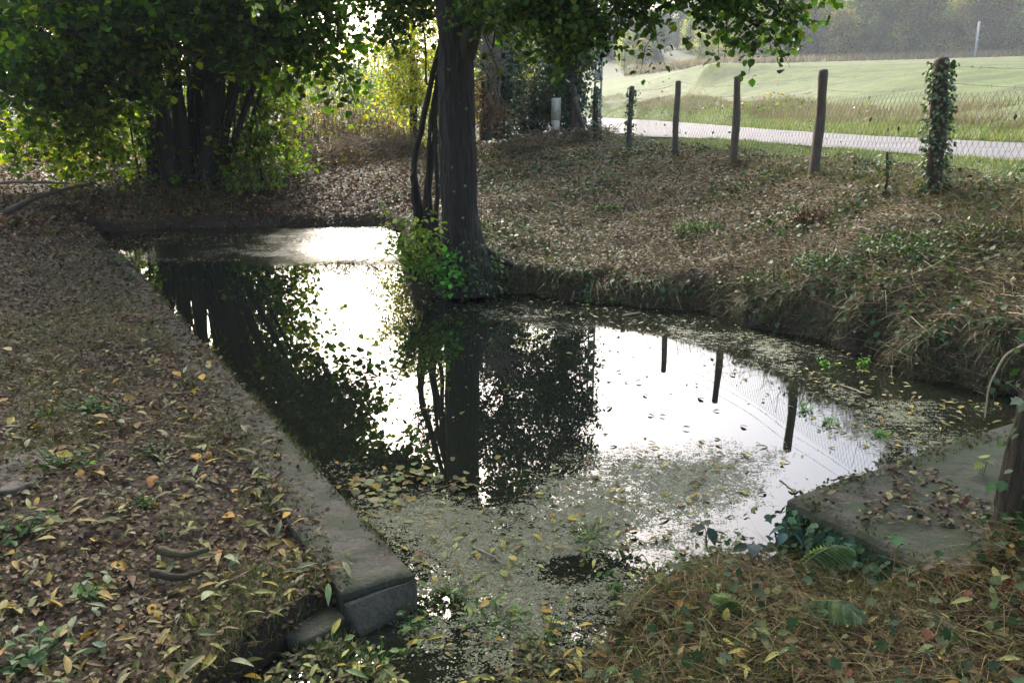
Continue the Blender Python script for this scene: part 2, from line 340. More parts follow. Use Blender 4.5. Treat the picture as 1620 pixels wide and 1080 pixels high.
ctl += [(0, 110, 2.5), (0, 160, 5), (-10, 250, 12), (-100, 250, 10), (20, 400, 22), (-200, 300, 10), (-200, 0, 4), (-250, -200, 5), (0, -250, 5), (200, -200, 8), (250, 0, 18), (60, 0, 5.5), (30, -20, 3.5), (60, -60, 5)]
ctl = np.array(ctl)
_d = np.sqrt(((ctl[:, None, :2] - ctl[None, :, :2]) ** 2).sum(-1) + .09)
_A = np.zeros((len(ctl) + 1,) * 2); _A[:-1, :-1] = _d + np.eye(len(ctl)) * 1e-4; _A[-1, :-1] = 1; _A[:-1, -1] = 1
_w = np.linalg.solve(_A, np.append(ctl[:, 2], 0))
def road_z(x, a, b, y): return 1.5 + .06 * np.clip((x - a) / (b - a), 0, 1) + np.clip(y - 20, 0, 100) * .0012
def base_h(x, y):
    sh = x.shape; x = x.ravel(); y = y.ravel(); o = np.full(x.shape, _w[-1])
    for (cx, cy_, _), w in zip(ctl, _w[:-1]): o += w * np.sqrt((x - cx) ** 2 + (y - cy_) ** 2 + .09)
    return o.reshape(sh)
def sstep(a, b, x): t = np.clip((x - a) / (b - a), 0, 1); return t * t * (3 - 2 * t)
def zones(x, y):
    a, b = road_x(y); on_road = sstep(-.25, .05, np.minimum(x - a, b - x)); field = sstep(1.5, 3.5, x - b)
    left = sstep(-.1, .1, (x - K0[0]) * KN[0] + (y - K0[1]) * KN[1])
    return on_road, field, left, a, b
def ground_z(x, y):
    x = np.asarray(x, float); y = np.asarray(y, float)
    r = np.hypot(x, y); z = base_h(x, y); d = sdf(x, y)
    on_road, field, left, a, b = zones(x, y)
    near = 1 - sstep(60, 200, r)
    am = (1 - on_road) * near
    wr = sstep(-.7, -.05, np.minimum(x - a, b - x)) * (y > -12) * (y < 110); z = z * (1 - wr) + wr * (road_z(x, a, b, y) - .035)
    z = z + am * ((fbm(x, y, 1.1) - .5) * .13 + (fbm(x + 9, y, .22, 3) - .5) * .045 * (1 - sstep(6, 14, r)))
    rightbank = (x > -1) & (y > 5.5)
    z = z + np.where(rightbank, am * (1 - field) * (1 - sstep(4.5, 5.2, x)) * (fbm(x + 31, y + 4, .6, 4) - .5) * .2, 0)
    z = z + sstep(150, 320, r) * (fbm(x, y, 60) - .5) * 10
    # bank: steep drop to the pond floor, undercut look by a rough face
    dd = d + (fbm(x + 3, y + 8, .45, 4) - .42) * .55 * (y > 4.5) * (x > -5)
    wd = np.where(y > 13.5, .38, np.where(rightbank, .27, .14))
    u = (x - K0[0]) * KD[0] + (y - K0[1]) * KD[1]; v = (x - K0[0]) * KN[0] + (y - K0[1]) * KN[1]
    inside = np.minimum(np.minimum(u + .15, 9.9 - u), np.minimum(v + .02, w_ - v)); z = z + (np.minimum(z, .06) - z) * sstep(-.01, .05, inside)
    u = (x - SA[0]) * SD[0] + (y - SA[1]) * SD[1]; v = (x - SA[0]) * SN[0] + (y - SA[1]) * SN[1]
    inside = np.minimum(np.minimum(u, 3.6 - u), np.minimum(v + .02, .82 - v)); z = z + (np.minimum(z, .15) - z) * sstep(-.01, .05, inside)
    return -.45 + (z + .45) * sstep(-.06, 1, dd / wd) ** .8
def build_ground():
    th = np.concatenate([np.linspace(-180, -50, 60, endpoint=False), np.linspace(-50, 50, 760, endpoint=False), np.linspace(50, 180, 60)])
    r = np.concatenate([[0.02], np.geomspace(.5, 700, 640)])
    T, RR = np.meshgrid(np.radians(th), r); x = RR * np.sin(T); y = RR * np.cos(T)
    z = ground_z(x, y)
    a, b = road_x(y); on_road, field, left, _, _ = zones(x, y); d = sdf(x, y)
    soil = lin('2e261d'); litter = lin('44392b'); straw = lin('5f5846'); green = lin('55663a'); fieldc = lin('4c5a26'); mud = lin('1a1612')
    n1 = fbm(x, y, .9)[..., None]; n2 = fbm(x + 50, y, 4.)[..., None]
    c = soil * (1 - n1) + litter * n1
    rb = (sstep(-1.5, .5, x) * sstep(4.5, 6, y))[..., None]
    c = c * (1 - rb) + rb * (straw * n1 + litter * (1 - n1)) * .9
    verge = (sstep(-1.3, -.5, x - a) * sstep(2, 5, x))[..., None]
    c = c * (1 - verge) + verge * green
    fl = (sstep(-16, -20, -y) * sstep(0, 4, -x + 30))[..., None] * (1 - field[..., None])
    c = c * (1 - fl * .6) + fl * .6 * green * .7
    # the field: young crop in drilled rows, drier brown bands near the top left
    f3 = field[..., None]
    band = sstep(.45, .62, fbm(x * .25 + y * .1, y * .6, 14., 3))[..., None]
    row = (.5 + .5 * np.sin((y * .95 + x * .12) * 2 * math.pi / 5.0))[..., None]
    fc = fieldc * (1 - .40 * band) + lin('5c5a3c') * .40 * band
    fc = fc * (1 - .35 * row ** 6)
    c = c * (1 - f3) + f3 * fc
    edge = (1 - sstep(.0, .22, d))[..., None]; c = c * (1 - .7 * edge) + .7 * edge * mud  # mud by the waterline, darkened further to stand for overhang shade
    far = sstep(128, 145, np.maximum(y, np.hypot(x, y) * .8))[..., None]; c = c * (1 - far) + far * lin('424a30')
    n, m = x.shape; i = np.arange(n - 1)[:, None] * m; j = np.arange(m - 1)[None]
    f = np.stack([i + j, i + m + j, i + m + j + 1, i + j + 1], -1).reshape(-1, 4)[:, ::-1]
    g = Geo(); g.add(np.stack([x, y, z], -1), f, c.reshape(-1, 3))
    tag(g.build('ground', M_GROUND, smooth=True), kind='structure')
build_ground()
# ------------------------------------------------------------------ water with duckweed
def water_mat():
    m, N, L, p = mat('pond_water')
    tc = nd(N, 'ShaderNodeTexCoord'); aw = nd(N, 'ShaderNodeAttribute', attribute_name='weed'); ar = nd(N, 'ShaderNodeAttribute', attribute_name='ripple')
    p.inputs['Base Color'].default_value = (.012, .014, .009, 1); p.inputs['Roughness'].default_value = .0; p.inputs['IOR'].default_value = 1.75
    mp = nd(N, 'ShaderNodeMapping'); mp.inputs['Scale'].default_value = (1.2, 5.5, 1); L.new(tc.outputs['Object'], mp.inputs[0])
    n1 = nd(N, 'ShaderNodeTexNoise', _Scale=1.5, _Detail=5.0, _Roughness=.65); L.new(mp.outputs[0], n1.inputs['Vector'])
    n0 = nd(N, 'ShaderNodeTexNoise', _Scale=1.6, _Detail=2.0); L.new(tc.outputs['Object'], n0.inputs['Vector'])
    b0 = nd(N, 'ShaderNodeBump', _Strength=.01, _Distance=.004); L.new(n0.outputs[0], b0.inputs['Height'])
    b1 = nd(N, 'ShaderNodeBump', _Distance=.05); L.new(ar.outputs['Fac'], b1.inputs['Strength']); L.new(n1.outputs[0], b1.inputs['Height']); L.new(b0.outputs[0], b1.inputs['Normal'])
    L.new(b1.outputs[0], p.inputs['Normal'])
    w = nd(N, 'ShaderNodeBsdfPrincipled'); w.inputs['Roughness'].default_value = .38; w.inputs['Specular IOR Level'].default_value = .6
    v = nd(N, 'ShaderNodeTexVoronoi', _Scale=130.0); L.new(tc.outputs['Object'], v.inputs['Vector'])
    cr = nd(N, 'ShaderNodeValToRGB'); cr.color_ramp.elements[0].color = (*lin('343a20'), 1); cr.color_ramp.elements[1].color = (*lin('5e663e'), 1)
    sp = nd(N, 'ShaderNodeSeparateColor'); L.new(v.outputs['Color'], sp.inputs[0]); L.new(sp.outputs[0], cr.inputs[0]); L.new(cr.outputs[0], w.inputs['Base Color'])
    bb = nd(N, 'ShaderNodeBump', _Strength=.8, _Distance=.006); L.new(v.outputs['Distance'], bb.inputs['Height']); L.new(bb.outputs[0], w.inputs['Normal'])
    nm = nd(N, 'ShaderNodeTexNoise', _Scale=16.0, _Detail=7.0, _Roughness=.72); mp2 = nd(N, 'ShaderNodeMapping'); mp2.inputs['Scale'].default_value = (1, 1.3, 1)
    L.new(tc.outputs['Object'], mp2.inputs[0]); L.new(mp2.outputs[0], nm.inputs['Vector'])
    a1 = nd(N, 'ShaderNodeMath', operation='MULTIPLY_ADD'); a1.inputs[1].default_value = .42; L.new(aw.outputs['Fac'], a1.inputs[0]); L.new(nm.outputs[0], a1.inputs[2])
    a2 = nd(N, 'ShaderNodeMath', operation='MULTIPLY_ADD'); a2.inputs[1].default_value = .22; L.new(sp.outputs[1], a2.inputs[0]); L.new(a1.outputs[0], a2.inputs[2])
    mr = nd(N, 'ShaderNodeMapRange'); mr.inputs[1].default_value = .845; mr.inputs[2].default_value = .875; L.new(a2.outputs[0], mr.inputs[0])
    mx = nd(N, 'ShaderNodeMixShader'); L.new(mr.outputs[0], mx.inputs[0]); L.new(p.outputs[0], mx.inputs[1]); L.new(w.outputs[0], mx.inputs[2])
    L.new(mx.outputs[0], N['Material Output'].inputs[0])
    return m
def inpoly(x, y, pix, soft):
    poly = np.array([P2(*p) for p in pix]); return sstep(soft, -soft, sdf(x, y, poly)) if soft else (sdf(x, y, poly) < 0)
W1 = [(530, 752), (600, 768), (690, 775), (790, 790), (900, 745), (980, 722), (1100, 700), (1215, 712), (1230, 745), (1170, 800), (1120, 880), (1060, 930), (1000, 990), (900, 1100), (380, 1100), (540, 985), (650, 915)]
W2 = [(880, 497), (1000, 500), (1150, 520), (1270, 550), (1400, 590), (1560, 640), (1540, 685), (1420, 720), (1330, 690), (1260, 620), (1160, 560), (1000, 520)]
W3 = [(200, 392), (330, 372), (500, 366), (640, 375), (640, 410), (560, 420), (420, 408), (300, 404)]
W4 = [(700, 490), (800, 478), (930, 490), (1000, 520), (900, 530), (760, 510)]
def weed_amount(x, y):
    w = inpoly(x, y, W1, .45) * .85
    for hx, hy, hr in ((1010, 850, .10), (905, 900, .20), (1000, 880, .22), (680, 960, .18), (580, 1010, .2), (450, 1040, .3)):
        h = P2(hx, hy); w = w * (1 - .75 * sstep(hr * 1.3, hr * .5, np.hypot(x - h[0], (y - h[1]) * 1.6)))
    w = np.maximum(w, inpoly(x, y, W2, .5) * .52); w = np.maximum(w, inpoly(x, y, W4, .3) * .42); w = np.maximum(w, inpoly(x, y, W3, .4) * .42 * sstep(-6, -3, x))
    return w + (fbm(x, y * 1.4, .9, 3) - .5) * .9 * sstep(0, .25, w) + (fbm(x + 7, y, .22, 3) - .5) * .9 * sstep(0, .25, w)
def build_water():
    xs = np.arange(-9.5, 6.5, .06); ys = np.arange(.6, 17, .06); x, y = np.meshgrid(xs, ys)
    z = np.zeros_like(x); n, m = x.shape; i = np.arange(n - 1)[:, None] * m; j = np.arange(m - 1)[None]
    f = np.stack([i + j, i + j + 1, i + m + j + 1, i + m + j], -1).reshape(-1, 4)
    keep = (sdf(x, y) < .3); kf = keep.ravel()[f].any(1); f = f[kf]
    g = Geo(); g.add(np.stack([x, y, z], -1), f); o = g.build('water', water_mat(), smooth=True)
    for nm_, val in (('weed', weed_amount(x, y)), ('ripple', .0 + .6 * sstep(-6.0, -2.5, x) * sstep(11.2, 12.2, y + (fbm(x, y, 2.) - .5) * 1.5) + .02 * inpoly(x, y, W2, .5))):
        a = o.data.attributes.new(nm_, 'FLOAT', 'POINT'); a.data.foreach_set('value', val.astype(np.float32).ravel())
    tag(o, kind='structure')
build_water()
# ------------------------------------------------------------------ road
def build_road():
    ys = np.concatenate([np.arange(-12, 40, .3), np.arange(40, 110, 1.5)]); a, b = road_x(ys); k = np.linspace(0, 1, 9)
    x = a[:, None] * (1 - k) + b[:, None] * k; y = np.repeat(ys[:, None], 9, 1); x[:, 0] += (fbm(ys, ys * 0, 1.2) - .5) * .25; x[:, -1] += (fbm(ys, ys * 0 + 5, 1.2) - .5) * .25
    z = road_z(x, a[:, None], b[:, None], y)
    n, m = x.shape; i = np.arange(n - 1)[:, None] * m; j = np.arange(m - 1)[None]
    f = np.stack([i + j, i + j + 1, i + m + j + 1, i + m + j], -1).reshape(-1, 4)
    g = Geo(); g.add(np.stack([x, y, z], -1), f)
    mm = concrete_mat('worn_asphalt', '4e4c4d', '6a6768', '5a5654', .4, 1.2)
    tag(g.build('road', mm, smooth=True), kind='structure')
build_road()
# ------------------------------------------------------------------ concrete kerb, slab, stones
def prism(geo, top, h, zt, rough=.006, seg=24, bevel=.015):
    """a worn block: top outline (n,2) subdivided, rounded shoulder, down by h"""
    pts = []; top = np.array(top)
    for i in range(len(top)):
        a, b = top[i], top[(i + 1) % len(top)]; k = max(2, int(np.linalg.norm(b - a) / .06)); t = np.linspace(0, 1, k, endpoint=False)[:, None]
        pts.append(a * (1 - t) + b * t)
    p = np.concatenate(pts); n = len(p); c = p.mean(0)
    e = np.roll(p, -1, 0) - np.roll(p, 1, 0); nr = np.stack([e[:, 1], -e[:, 0]], 1); nr /= np.linalg.norm(nr, axis=1)[:, None]
    if ((p - c) * nr).sum() < 0: nr = -nr
    w = (fbm(p[:, 0] * 3, p[:, 1] * 3, .5) - .5) * rough * 6
    rings = [(bevel * 3.0, 0.0), (bevel, -.001), (.3 * bevel, -.35 * bevel), (0, -bevel), (0, -h * .4), (0, -h)]
    V = []
    for k_ in (.02, .25, .5, .75):
        pp = c + (p - nr * (bevel * 3 + w[:, None]) - c) * k_; V.append(np.column_stack([pp, zt + .004 + (fbm(pp[:, 0], pp[:, 1], .12) - .5) * rough * 2]))
    for q, (ins, dz) in enumerate(rings):
        pp = p - nr * (ins + w[:, None]); zz = zt + dz + (fbm(pp[:, 0], pp[:, 1], .12) - .5) * rough
        V.append(np.column_stack([pp, zz]))
    V = np.concatenate(V); F_ = []
    j = np.arange(n); k = (j + 1) % n
    for q in range(len(rings) + 3): F_.append(np.stack([q*n + j, q*n + k, (q+1)*n + k, (q+1)*n + j], -1))
    geo.add(V, np.concatenate(F_))
def block(geo, q4, h, rough=.008, edge=.012, wob=.012, du=.035):
    """a weathered block from four top corners (x,y,z) in order: finely divided top, worn edges, sides down by h"""
    a, b, c, d = [np.array(v, float) for v in q4]; nu = max(6, int(np.linalg.norm(b - a) / du)); nv = max(6, int(np.linalg.norm(d - a) / du))
    u = np.concatenate([[0, edge / np.linalg.norm(b - a)], np.linspace(0, 1, nu)[1:-1], [1 - edge / np.linalg.norm(b - a), 1]])[None, :, None]
    v = np.concatenate([[0, edge / np.linalg.norm(d - a)], np.linspace(0, 1, nv)[1:-1], [1 - edge / np.linalg.norm(d - a), 1]])[:, None, None]
    P = (a * (1 - u) + b * u) * (1 - v) + (d * (1 - u) + c * u) * v; U = u[..., 0] + 0 * v[..., 0]; V = v[..., 0] + 0 * u[..., 0]
    rim = (U < 1e-6) | (U > 1 - 1e-6) | (V < 1e-6) | (V > 1 - 1e-6)
    P[..., 2] += (fbm(P[..., 0], P[..., 1], .11, 4) - .5) * rough * 2 + (fbm(P[..., 0], P[..., 1], .5, 2) - .5) * rough * 2 - rim * edge
    cen = P.mean((0, 1)); W = (fbm(P[..., 0] + 4, P[..., 1], .16, 4) - .5)[..., None] * wob * 2; dr = P - cen; dr[..., 2] = 0; dr /= np.linalg.norm(dr, axis=-1, keepdims=True) + 1e-6; P += dr * W
    n, m = U.shape; i = np.arange(n - 1)[:, None] * m; j = np.arange(m - 1)[None]; geo.add(P, np.stack([i + j, i + j + 1, i + m + j + 1, i + m + j], -1).reshape(-1, 4))
    rimp = np.concatenate([P[0], P[1:, -1], P[-1, :-1][::-1], P[1:-1, 0][::-1]]); k = len(rimp); R_ = []
    for t in (0, .12, .35, .7, 1): q = rimp.copy(); q[:, 2] -= h * t; q[:, :2] += (fbm(q[:, 0] * 2 + q[:, 2], q[:, 1] * 2 - q[:, 2] * 1.3, .12, 3)[:, None] - .5) * wob * (t > 0) * np.sign(q[:, :2] - cen[:2]); R_.append(q)
    jj = np.arange(k); kk = (jj + 1) % k; geo.add(np.concatenate(R_), np.concatenate([np.stack([r * k + kk, r * k + jj, (r + 1) * k + jj, (r + 1) * k + kk], -1) for r in range(4)]))
g = Geo()
z3 = lambda p, z: (p[0], p[1], z)
block(g, [z3(K0, .15), z3(K0 + KD * 9.9, .15), z3(K0 + KD * 9.9 + KN * w_, .155), z3(K0 + KN * w_ + KD * .02, .15)], .6)
kerb = empty('concrete_kerb', (*K0, .0), 'long grey concrete kerb edging the left side of the pond, bare and broken at its near end', 'kerb')
part(g, 'coping', M_CONC, kerb)
g = Geo(); e0 = K0 - KD * .012
block(g, [z3(e0, .138), z3(e0 + KN * w_ , .132), z3(e0 + KN * (w_ - .03) - KD * .085, .03), z3(e0 - KD * .03 + KN * .02, .075)], .5, .014, .014)
part(g, 'end_block', concrete_mat('wet_concrete', '37342a', '5a5546', '3a3f26', .4), kerb)
g = Geo(); q = np.array(P2(478, 968, .08))
ang = np.linspace(0, 2 * math.pi, 9, endpoint=False); prism(g, q + np.stack([np.cos(ang) * .17, np.sin(ang) * .11], 1) * (1 + .2 * rng.standard_normal((9, 1))), .12, .055, .02)
tag(g.build('flat_stone', M_CONC), 'flat grey green stone in the mud beside the broken near end of the left kerb', 'stone')
g = Geo(); q = np.array(P2(600, 965, .02))
prism(g, q + np.stack([np.cos(ang) * .15, np.sin(ang) * .09], 1) * (1 + .15 * rng.standard_normal((9, 1))), .2, .03, .02)
tag(g.build('sunken_stone', concrete_mat('sunken_stone', '4a4430', '6a6040', '3c3a20', .5)), 'ochre stone barely above the water below the kerb end', 'stone')
g = Geo(); q = np.array(P2(25, 745, .25)); ang2 = np.linspace(0, 2 * math.pi, 13, endpoint=False)
prism(g, q + np.stack([np.cos(ang2) * .24, np.sin(ang2) * .30], 1) * (1 + .1 * rng.standard_normal((13, 1))), .12, .268, .02)
tag(g.build('worn_stone', concrete_mat('pale_worn_stone', '453d33', '5e564a', '362f26', .45)), 'pale worn stone showing through the litter at the left edge of the photo', 'stone')
g = Geo(); block(g, [z3(SA, .27), z3(SB, .27), z3(SB + SN * .82, .275), z3(SA + SN * .82, .27)], .5, .012, .02, .02)
slab = empty('concrete_slab', (*SA, 0), 'mossy concrete slab at the right corner of the pond, strewn with dead leaves', 'slab')
part(g, 'slab_body', M_SLAB, slab)
# ------------------------------------------------------------------ trees
def crown_leaves(gl, gt, blobs, trunk_pts, lsize, cols, w=None, tpl=ROUND, tw=(.35, .7), per=13, down=.45, jit=.05, tcol=None, limb_r=.03, flat=.6):
    """blobs: (centre, radii, n leaves, index of trunk point the limb leaves from)"""
    tcol = lin('3d3228') if tcol is None else tcol
    for c, r, n, ti in blobs:
        c = np.array(c, float); r = np.array(r, float); nt = max(3, n // per)
        u = rng.standard_normal((nt, 3)); u /= np.linalg.norm(u, axis=1)[:, None]; rad = rng.random(nt) ** .45
        S = c + u * rad[:, None] * r * .9
        D = u * .8 + rng.standard_normal((nt, 3)) * .6; D[:, 2] = D[:, 2] * .6 - down; D /= np.linalg.norm(D, axis=1)[:, None]
        Ln = rng.uniform(*tw, nt); E = S + D * Ln[:, None]
        tubes(gt, S, E, .006 * (1 + 0 * Ln), .002, 3, tcol)
        # limb from the trunk and forks out to the twigs
        if ti is not None:
            t0 = np.array(trunk_pts[ti], float); k = np.linspace(0, 1, 7)[:, None]
            mid = (t0 + c) / 2 + np.array([0, 0, .18 * np.linalg.norm(c - t0)]); pth = (1-k)**2 * t0 + 2*k*(1-k) * mid + k*k * c + rng.standard_normal((7, 3)) * .04 * np.array([[0],[1],[1],[1],[1],[1],[0]])
            L = np.linalg.norm(c - t0); rr = np.linspace(limb_r * (.5 + L * .2), limb_r * .35, 7); tube(gt, pth, rr, 7, tcol)
            src = pth[rng.integers(3, 7, nt)]
        else: src = c + (S - c) * .2
        nb = max(4, nt // 3); idx = rng.integers(0, nt, nb); tubes(gt, src[idx], S[idx], limb_r * .35, .006, 4, tcol, sag=.04)
        m = nt * per; ix = np.repeat(np.arange(nt), per); t = rng.random(m) ** .8
        P = S[ix] + (E - S)[ix] * t[:, None] + rng.standard_normal((m, 3)) * jit
        yaw = rng.random(m) * 2 * math.pi; pit = rng.normal(.5, .5, m) * flat / .6; rol = rng.normal(0, .6, m)
        batch(gl, tpl, P, rotm(yaw, pit, rol), lsize * rng.uniform(.5, 1.3, m), pal(m, cols, w, .24))
def path(pts, n=24, wob=.0):
    pts = np.array(pts, float); k = np.linspace(0, len(pts) - 1, n)
    out = np.stack([np.interp(k, np.arange(len(pts)), pts[:, i]) for i in range(3)], 1)
    for _ in range(3): out[1:-1] = (out[:-2] + 2 * out[1:-1] + out[2:]) / 4
    if wob: out[1:-1] += rng.standard_normal((n - 2, 3)) * wob; out[1:-1] = (out[:-2] + 2 * out[1:-1] + out[2:]) / 4
    return out
def ivy_on(geo, pts, rad, n, size=.05, cols=('2e4a2b', '3d5a33', '4f6b45', '6c7f5f'), w=None, spread=.05, tpl=IVY):
    """ivy leaves hugging a stem given by points and radii"""
    pts = np.asarray(pts); k = rng.random(n) * (len(pts) - 1); i = k.astype(int); fr = (k - i)[:, None]
    c = pts[i] * (1 - fr) + pts[i + 1] * fr; rad = np.broadcast_to(rad, (len(pts),)); r = rad[i]
    th = rng.random(n) * 2 * math.pi; o = np.stack([np.cos(th), np.sin(th), 0 * th], 1)
    P = c + o * (r + np.abs(rng.normal(0, spread, n)))[:, None]
    batch(geo, tpl, P, rotm(th + rng.normal(0, .5, n), rng.normal(.9, .35, n), rng.normal(0, .4, n)), size * rng.uniform(.6, 1.3, n), pal(n, cols, w))
# --- the alder on the bank
AY = 9.2
def alder():
    base = at_y(728, 455, AY); root = empty('alder_tree', base, 'thick dark alder with furrowed trunk on the bank, in the middle of the photo', 'tree')
    tp = path([at_y(738, 462, AY), at_y(735, 400, AY), at_y(727, 340, AY), at_y(722, 200, AY), at_y(718, 0, AY + .1), at_y(712, -250, AY + .1), at_y(700, -600, AY)], 260)
    hz = tp[:, 2]; rad = np.interp(hz, [-.1, .25, .6, 1.0, 2, 4, 7], [.36, .30, .235, .205, .19, .17, .09])
    g = Geo(); tube(g, tp, rad, 110, (.1, .1, .1), rough=.14, rs=.55, ridge=.016)
    tp = tp[np.linspace(0, 259, 90).astype(int)]; rad = np.interp(tp[:, 2], [-.1, .25, .6, 1.0, 2, 4, 7], [.36, .30, .235, .205, .19, .17, .09])
    # buttress roots
    for px, py, w in ((690, 450, .07), (778, 428, .12), (805, 405, .09), (830, 382, .05), (760, 468, .09)):
        e = at_y(px, py, AY + rng.uniform(-.35, .3)); e[2] = ground_z(e[0:1], e[1:2])[0] - .05
        tube(g, path([base + (0, 0, .65), base * .45 + e * .55 + (0, 0, .22), e], 14), np.linspace(w * 1.3, w * .4, 14), 12, rough=.2, rs=.3)
    trunk = part(g, 'trunk', M_BARK, root, True)
    gl, gt = Geo(), Geo()
    # the second leader forking to the right
    f2 = path([at_y(735, 90, AY), at_y(750, 40, AY - .1), at_y(775, -60, AY - .2), at_y(830, -300, AY - .4)], 16); tube(gt, f2, np.linspace(.11, .06, 16), 14, rough=.15)
    T = [tp[60], tp[68], tp[78], tp[88], f2[10], f2[15]]
    B = []
    def bl(px, py, Y, rx, rz, n, ti, ry=None): B.append((at_y(px, py, Y), (rx, ry or rx, rz), n, ti))
    # hanging sprays seen at the top of the frame, right of the trunk
    bl(1185, 10, 7.6, .36, .26, 430, 4); bl(1215, 48, 7.5, .24, .12, 200, 4); bl(1235, 20, 7.5, .12, .15, 120, 4); bl(1130, -65, 7.7, .5, .35, 700, 4); bl(1060, -50, 7.8, .5, .22, 450, 4)
    bl(975, 10, 8.0, .18, .24, 330, 4); bl(1000, -50, 8, .5, .25, 600, 4); bl(1230, -60, 7.5, .5, .35, 700, 5); bl(1035, 35, 7.8, .08, .12, 40, 4)
    bl(890, 0, 8.4, .40, .32, 1200, 4); bl(905, 45, 8.2, .20, .2, 360, 4); bl(850, -10, 8.6, .42, .3, 800, 4); bl(930, 20, 8.1, .2, .22, 350, 4)
    bl(820, -5, 10.6, .5, .4, 1000, 4); bl(760, -70, 10.6, .6, .5, 1300, 0); bl(690, -90, 10.6, .6, .5, 1300, 0); bl(860, -100, 10.4, .6, .5, 1300, 4); bl(930, -110, 9.8, .5, .4, 900, 4); bl(790, -20, 8.4, .45, .35, 600, 4); bl(780, 75, 9.6, .3, .08, 90, 0)
    # left side, yellow-lit
    bl(640, 10, 9.8, .5, .35, 900, 0); bl(590, -45, 10, .45, .3, 450, 1); bl(650, -80, 9.6, .6, .4, 900, 1)
    # the crown above the frame
    for px, py, Y, rx, n, ti in ((950, -220, 8.3, .9, 2500, 5), (1150, -230, 7.8, .8, 1800, 5), (700, -250, 8.5, 1.0, 2900, 2), (540, -220, 9.5, .9, 2900, 2), (600, -350, 9.2, 1.0, 2800, 3), (820, -250, 8.4, .9, 2500, 2), (820, -450, 8.8, 1.3, 3000, 3),
                             (640, -480, 9.5, 1.2, 3000, 3), (1050, -480, 8.6, 1.1, 1500, 5), (730, -700, 9.2, 1.3, 1800, 3), (900, -150, 10.6, .9, 1200, 4)):
        bl(px, py, Y, rx, rx * .7, n, ti)
    crown_leaves(gl, gt, B, T, .066, ('243e17', '33541c', '486824', '64802f', '7a8438'), (4, 5, 4, 2, .6), tw=(.18, .42))
    part(gt, 'branches', M_TWIG, root, True); part(gl, 'crown', M_LEAF, root)
    gi = Geo(); ivy_on(gi, tp[2:22] + np.array([.10, -.06, 0]), rad[2:22], 420, .04, spread=.05); ivy_on(gi, tp[4:55], rad[4:55], 60, .035, spread=.01)
    part(gi, 'ivy', M_IVY, root)
alder()
# --- the leaning thin stems beside it
def thin_stems():
    b = at_y(680, 412, 9.7); root = empty('leaning_stems', b, 'clump of thin leaning stems cut low just left of the alder trunk', 'tree')
    g = Geo()
    for k, (pts, r) in enumerate((([(676, 412), (664, 325), (652, 262), (668, 200), (680, 140), (700, 60), (730, -60)], .045), ([(684, 412), (674, 330), (682, 260), (690, 215), (688, 175), (694, 110), (712, 20)], .05),
                     ([(672, 412), (656, 330), (653, 285), (656, 262)], .035), ([(688, 412), (680, 325), (676, 230), (684, 170), (690, 120)], .03), ([(690, 412), (692, 300), (687, 205)], .035), ([(676, 135), (672, 50), (668, -40)], .012))):
        p = path([at_y(x, y, 9.7 - .02 * k) for x, y in pts], 22, .012); tube(g, p, np.linspace(r, r * .55, 22), 10, rough=.2, rs=.2)
    part(g, 'stem', M_BARK, root, True)
thin_stems()
def sapling(name, label, px, py, Y, hpx, wpx, n, cols, lsize, nst=9, cat='shrub', tpl=ROUND, M=None, stem=None):
    b = at_y(px, py, Y); b[2] = ground_z(b[0:1], b[1:2])[0] if False else b[2]
    root = empty(name, b, label, cat); g, gl = Geo(), Geo(); s = Y / F
    for i in range(nst):
        t = b + np.array([rng.normal(0, wpx * .38) * s, rng.normal(0, wpx * .3) * s, hpx * s * rng.uniform(.5, 1.05)])
        bb = b + np.array([rng.normal(0, wpx * .12) * s, rng.normal(0, wpx * .12) * s, -.05])
        p = path([bb, (bb + t) / 2 + rng.standard_normal(3) * .05 * hpx * s, t], 9); tube(g, p, np.linspace(.009, .003, 9), 5)
        m = n // nst; k = rng.uniform(.25, 1, m) * 8; ii = np.minimum(k.astype(int), 7); P = p[ii] + (p[ii + 1] - p[ii]) * (k - ii)[:, None] + rng.standard_normal((m, 3)) * lsize * 1.1
        batch(gl, tpl, P, rotm(rng.random(m) * 6.28, rng.normal(.35, .4, m), rng.normal(0, .4, m)), lsize * rng.uniform(.6, 1.25, m), pal(m, cols))
    part(g, 'stems', stem or M_TWIG, root, True); part(gl, 'foliage', M or M_LEAF, root)
sapling('elder_bush', 'low yellow green leafy bush at the waterline left of the alder trunk', 668, 440, 8.9, 105, 100, 700, ('5e7a2c', '7f9a3c', 'a6b552', '4a6326'), .06, 16)
sapling('alder_shoots', 'bright green leafy shoots hanging over the water at the foot of the alder', 715, 455, 8.7, 60, 55, 200, ('4f8a3c', '6aa548', '3c6b30'), .065, 7)
def dead_stalks():
    root = empty('dead_stalks', at_y(745, 455, 8.75), 'bare upright dead stalks standing in front of the alder roots', 'plant'); g = Geo()
    for i in range(15):
        x = rng.uniform(700, 775); p0 = at_y(x, 462, 8.8 + rng.normal(0, .05)); p1 = at_y(x + rng.normal(0, 16), 462 - abs(rng.normal(75, 50)) - 15, 8.8 + rng.normal(0, .08))
        tube(g, path([p0, (p0 + p1) / 2 + rng.normal(0, .02, 3), p1], 7), np.linspace(.005, .003, 7), 5, rough=.2)
    part(g, 'stalks', bark_mat('dead_stalk', '3e3428', '5e523e', None), root)
dead_stalks()
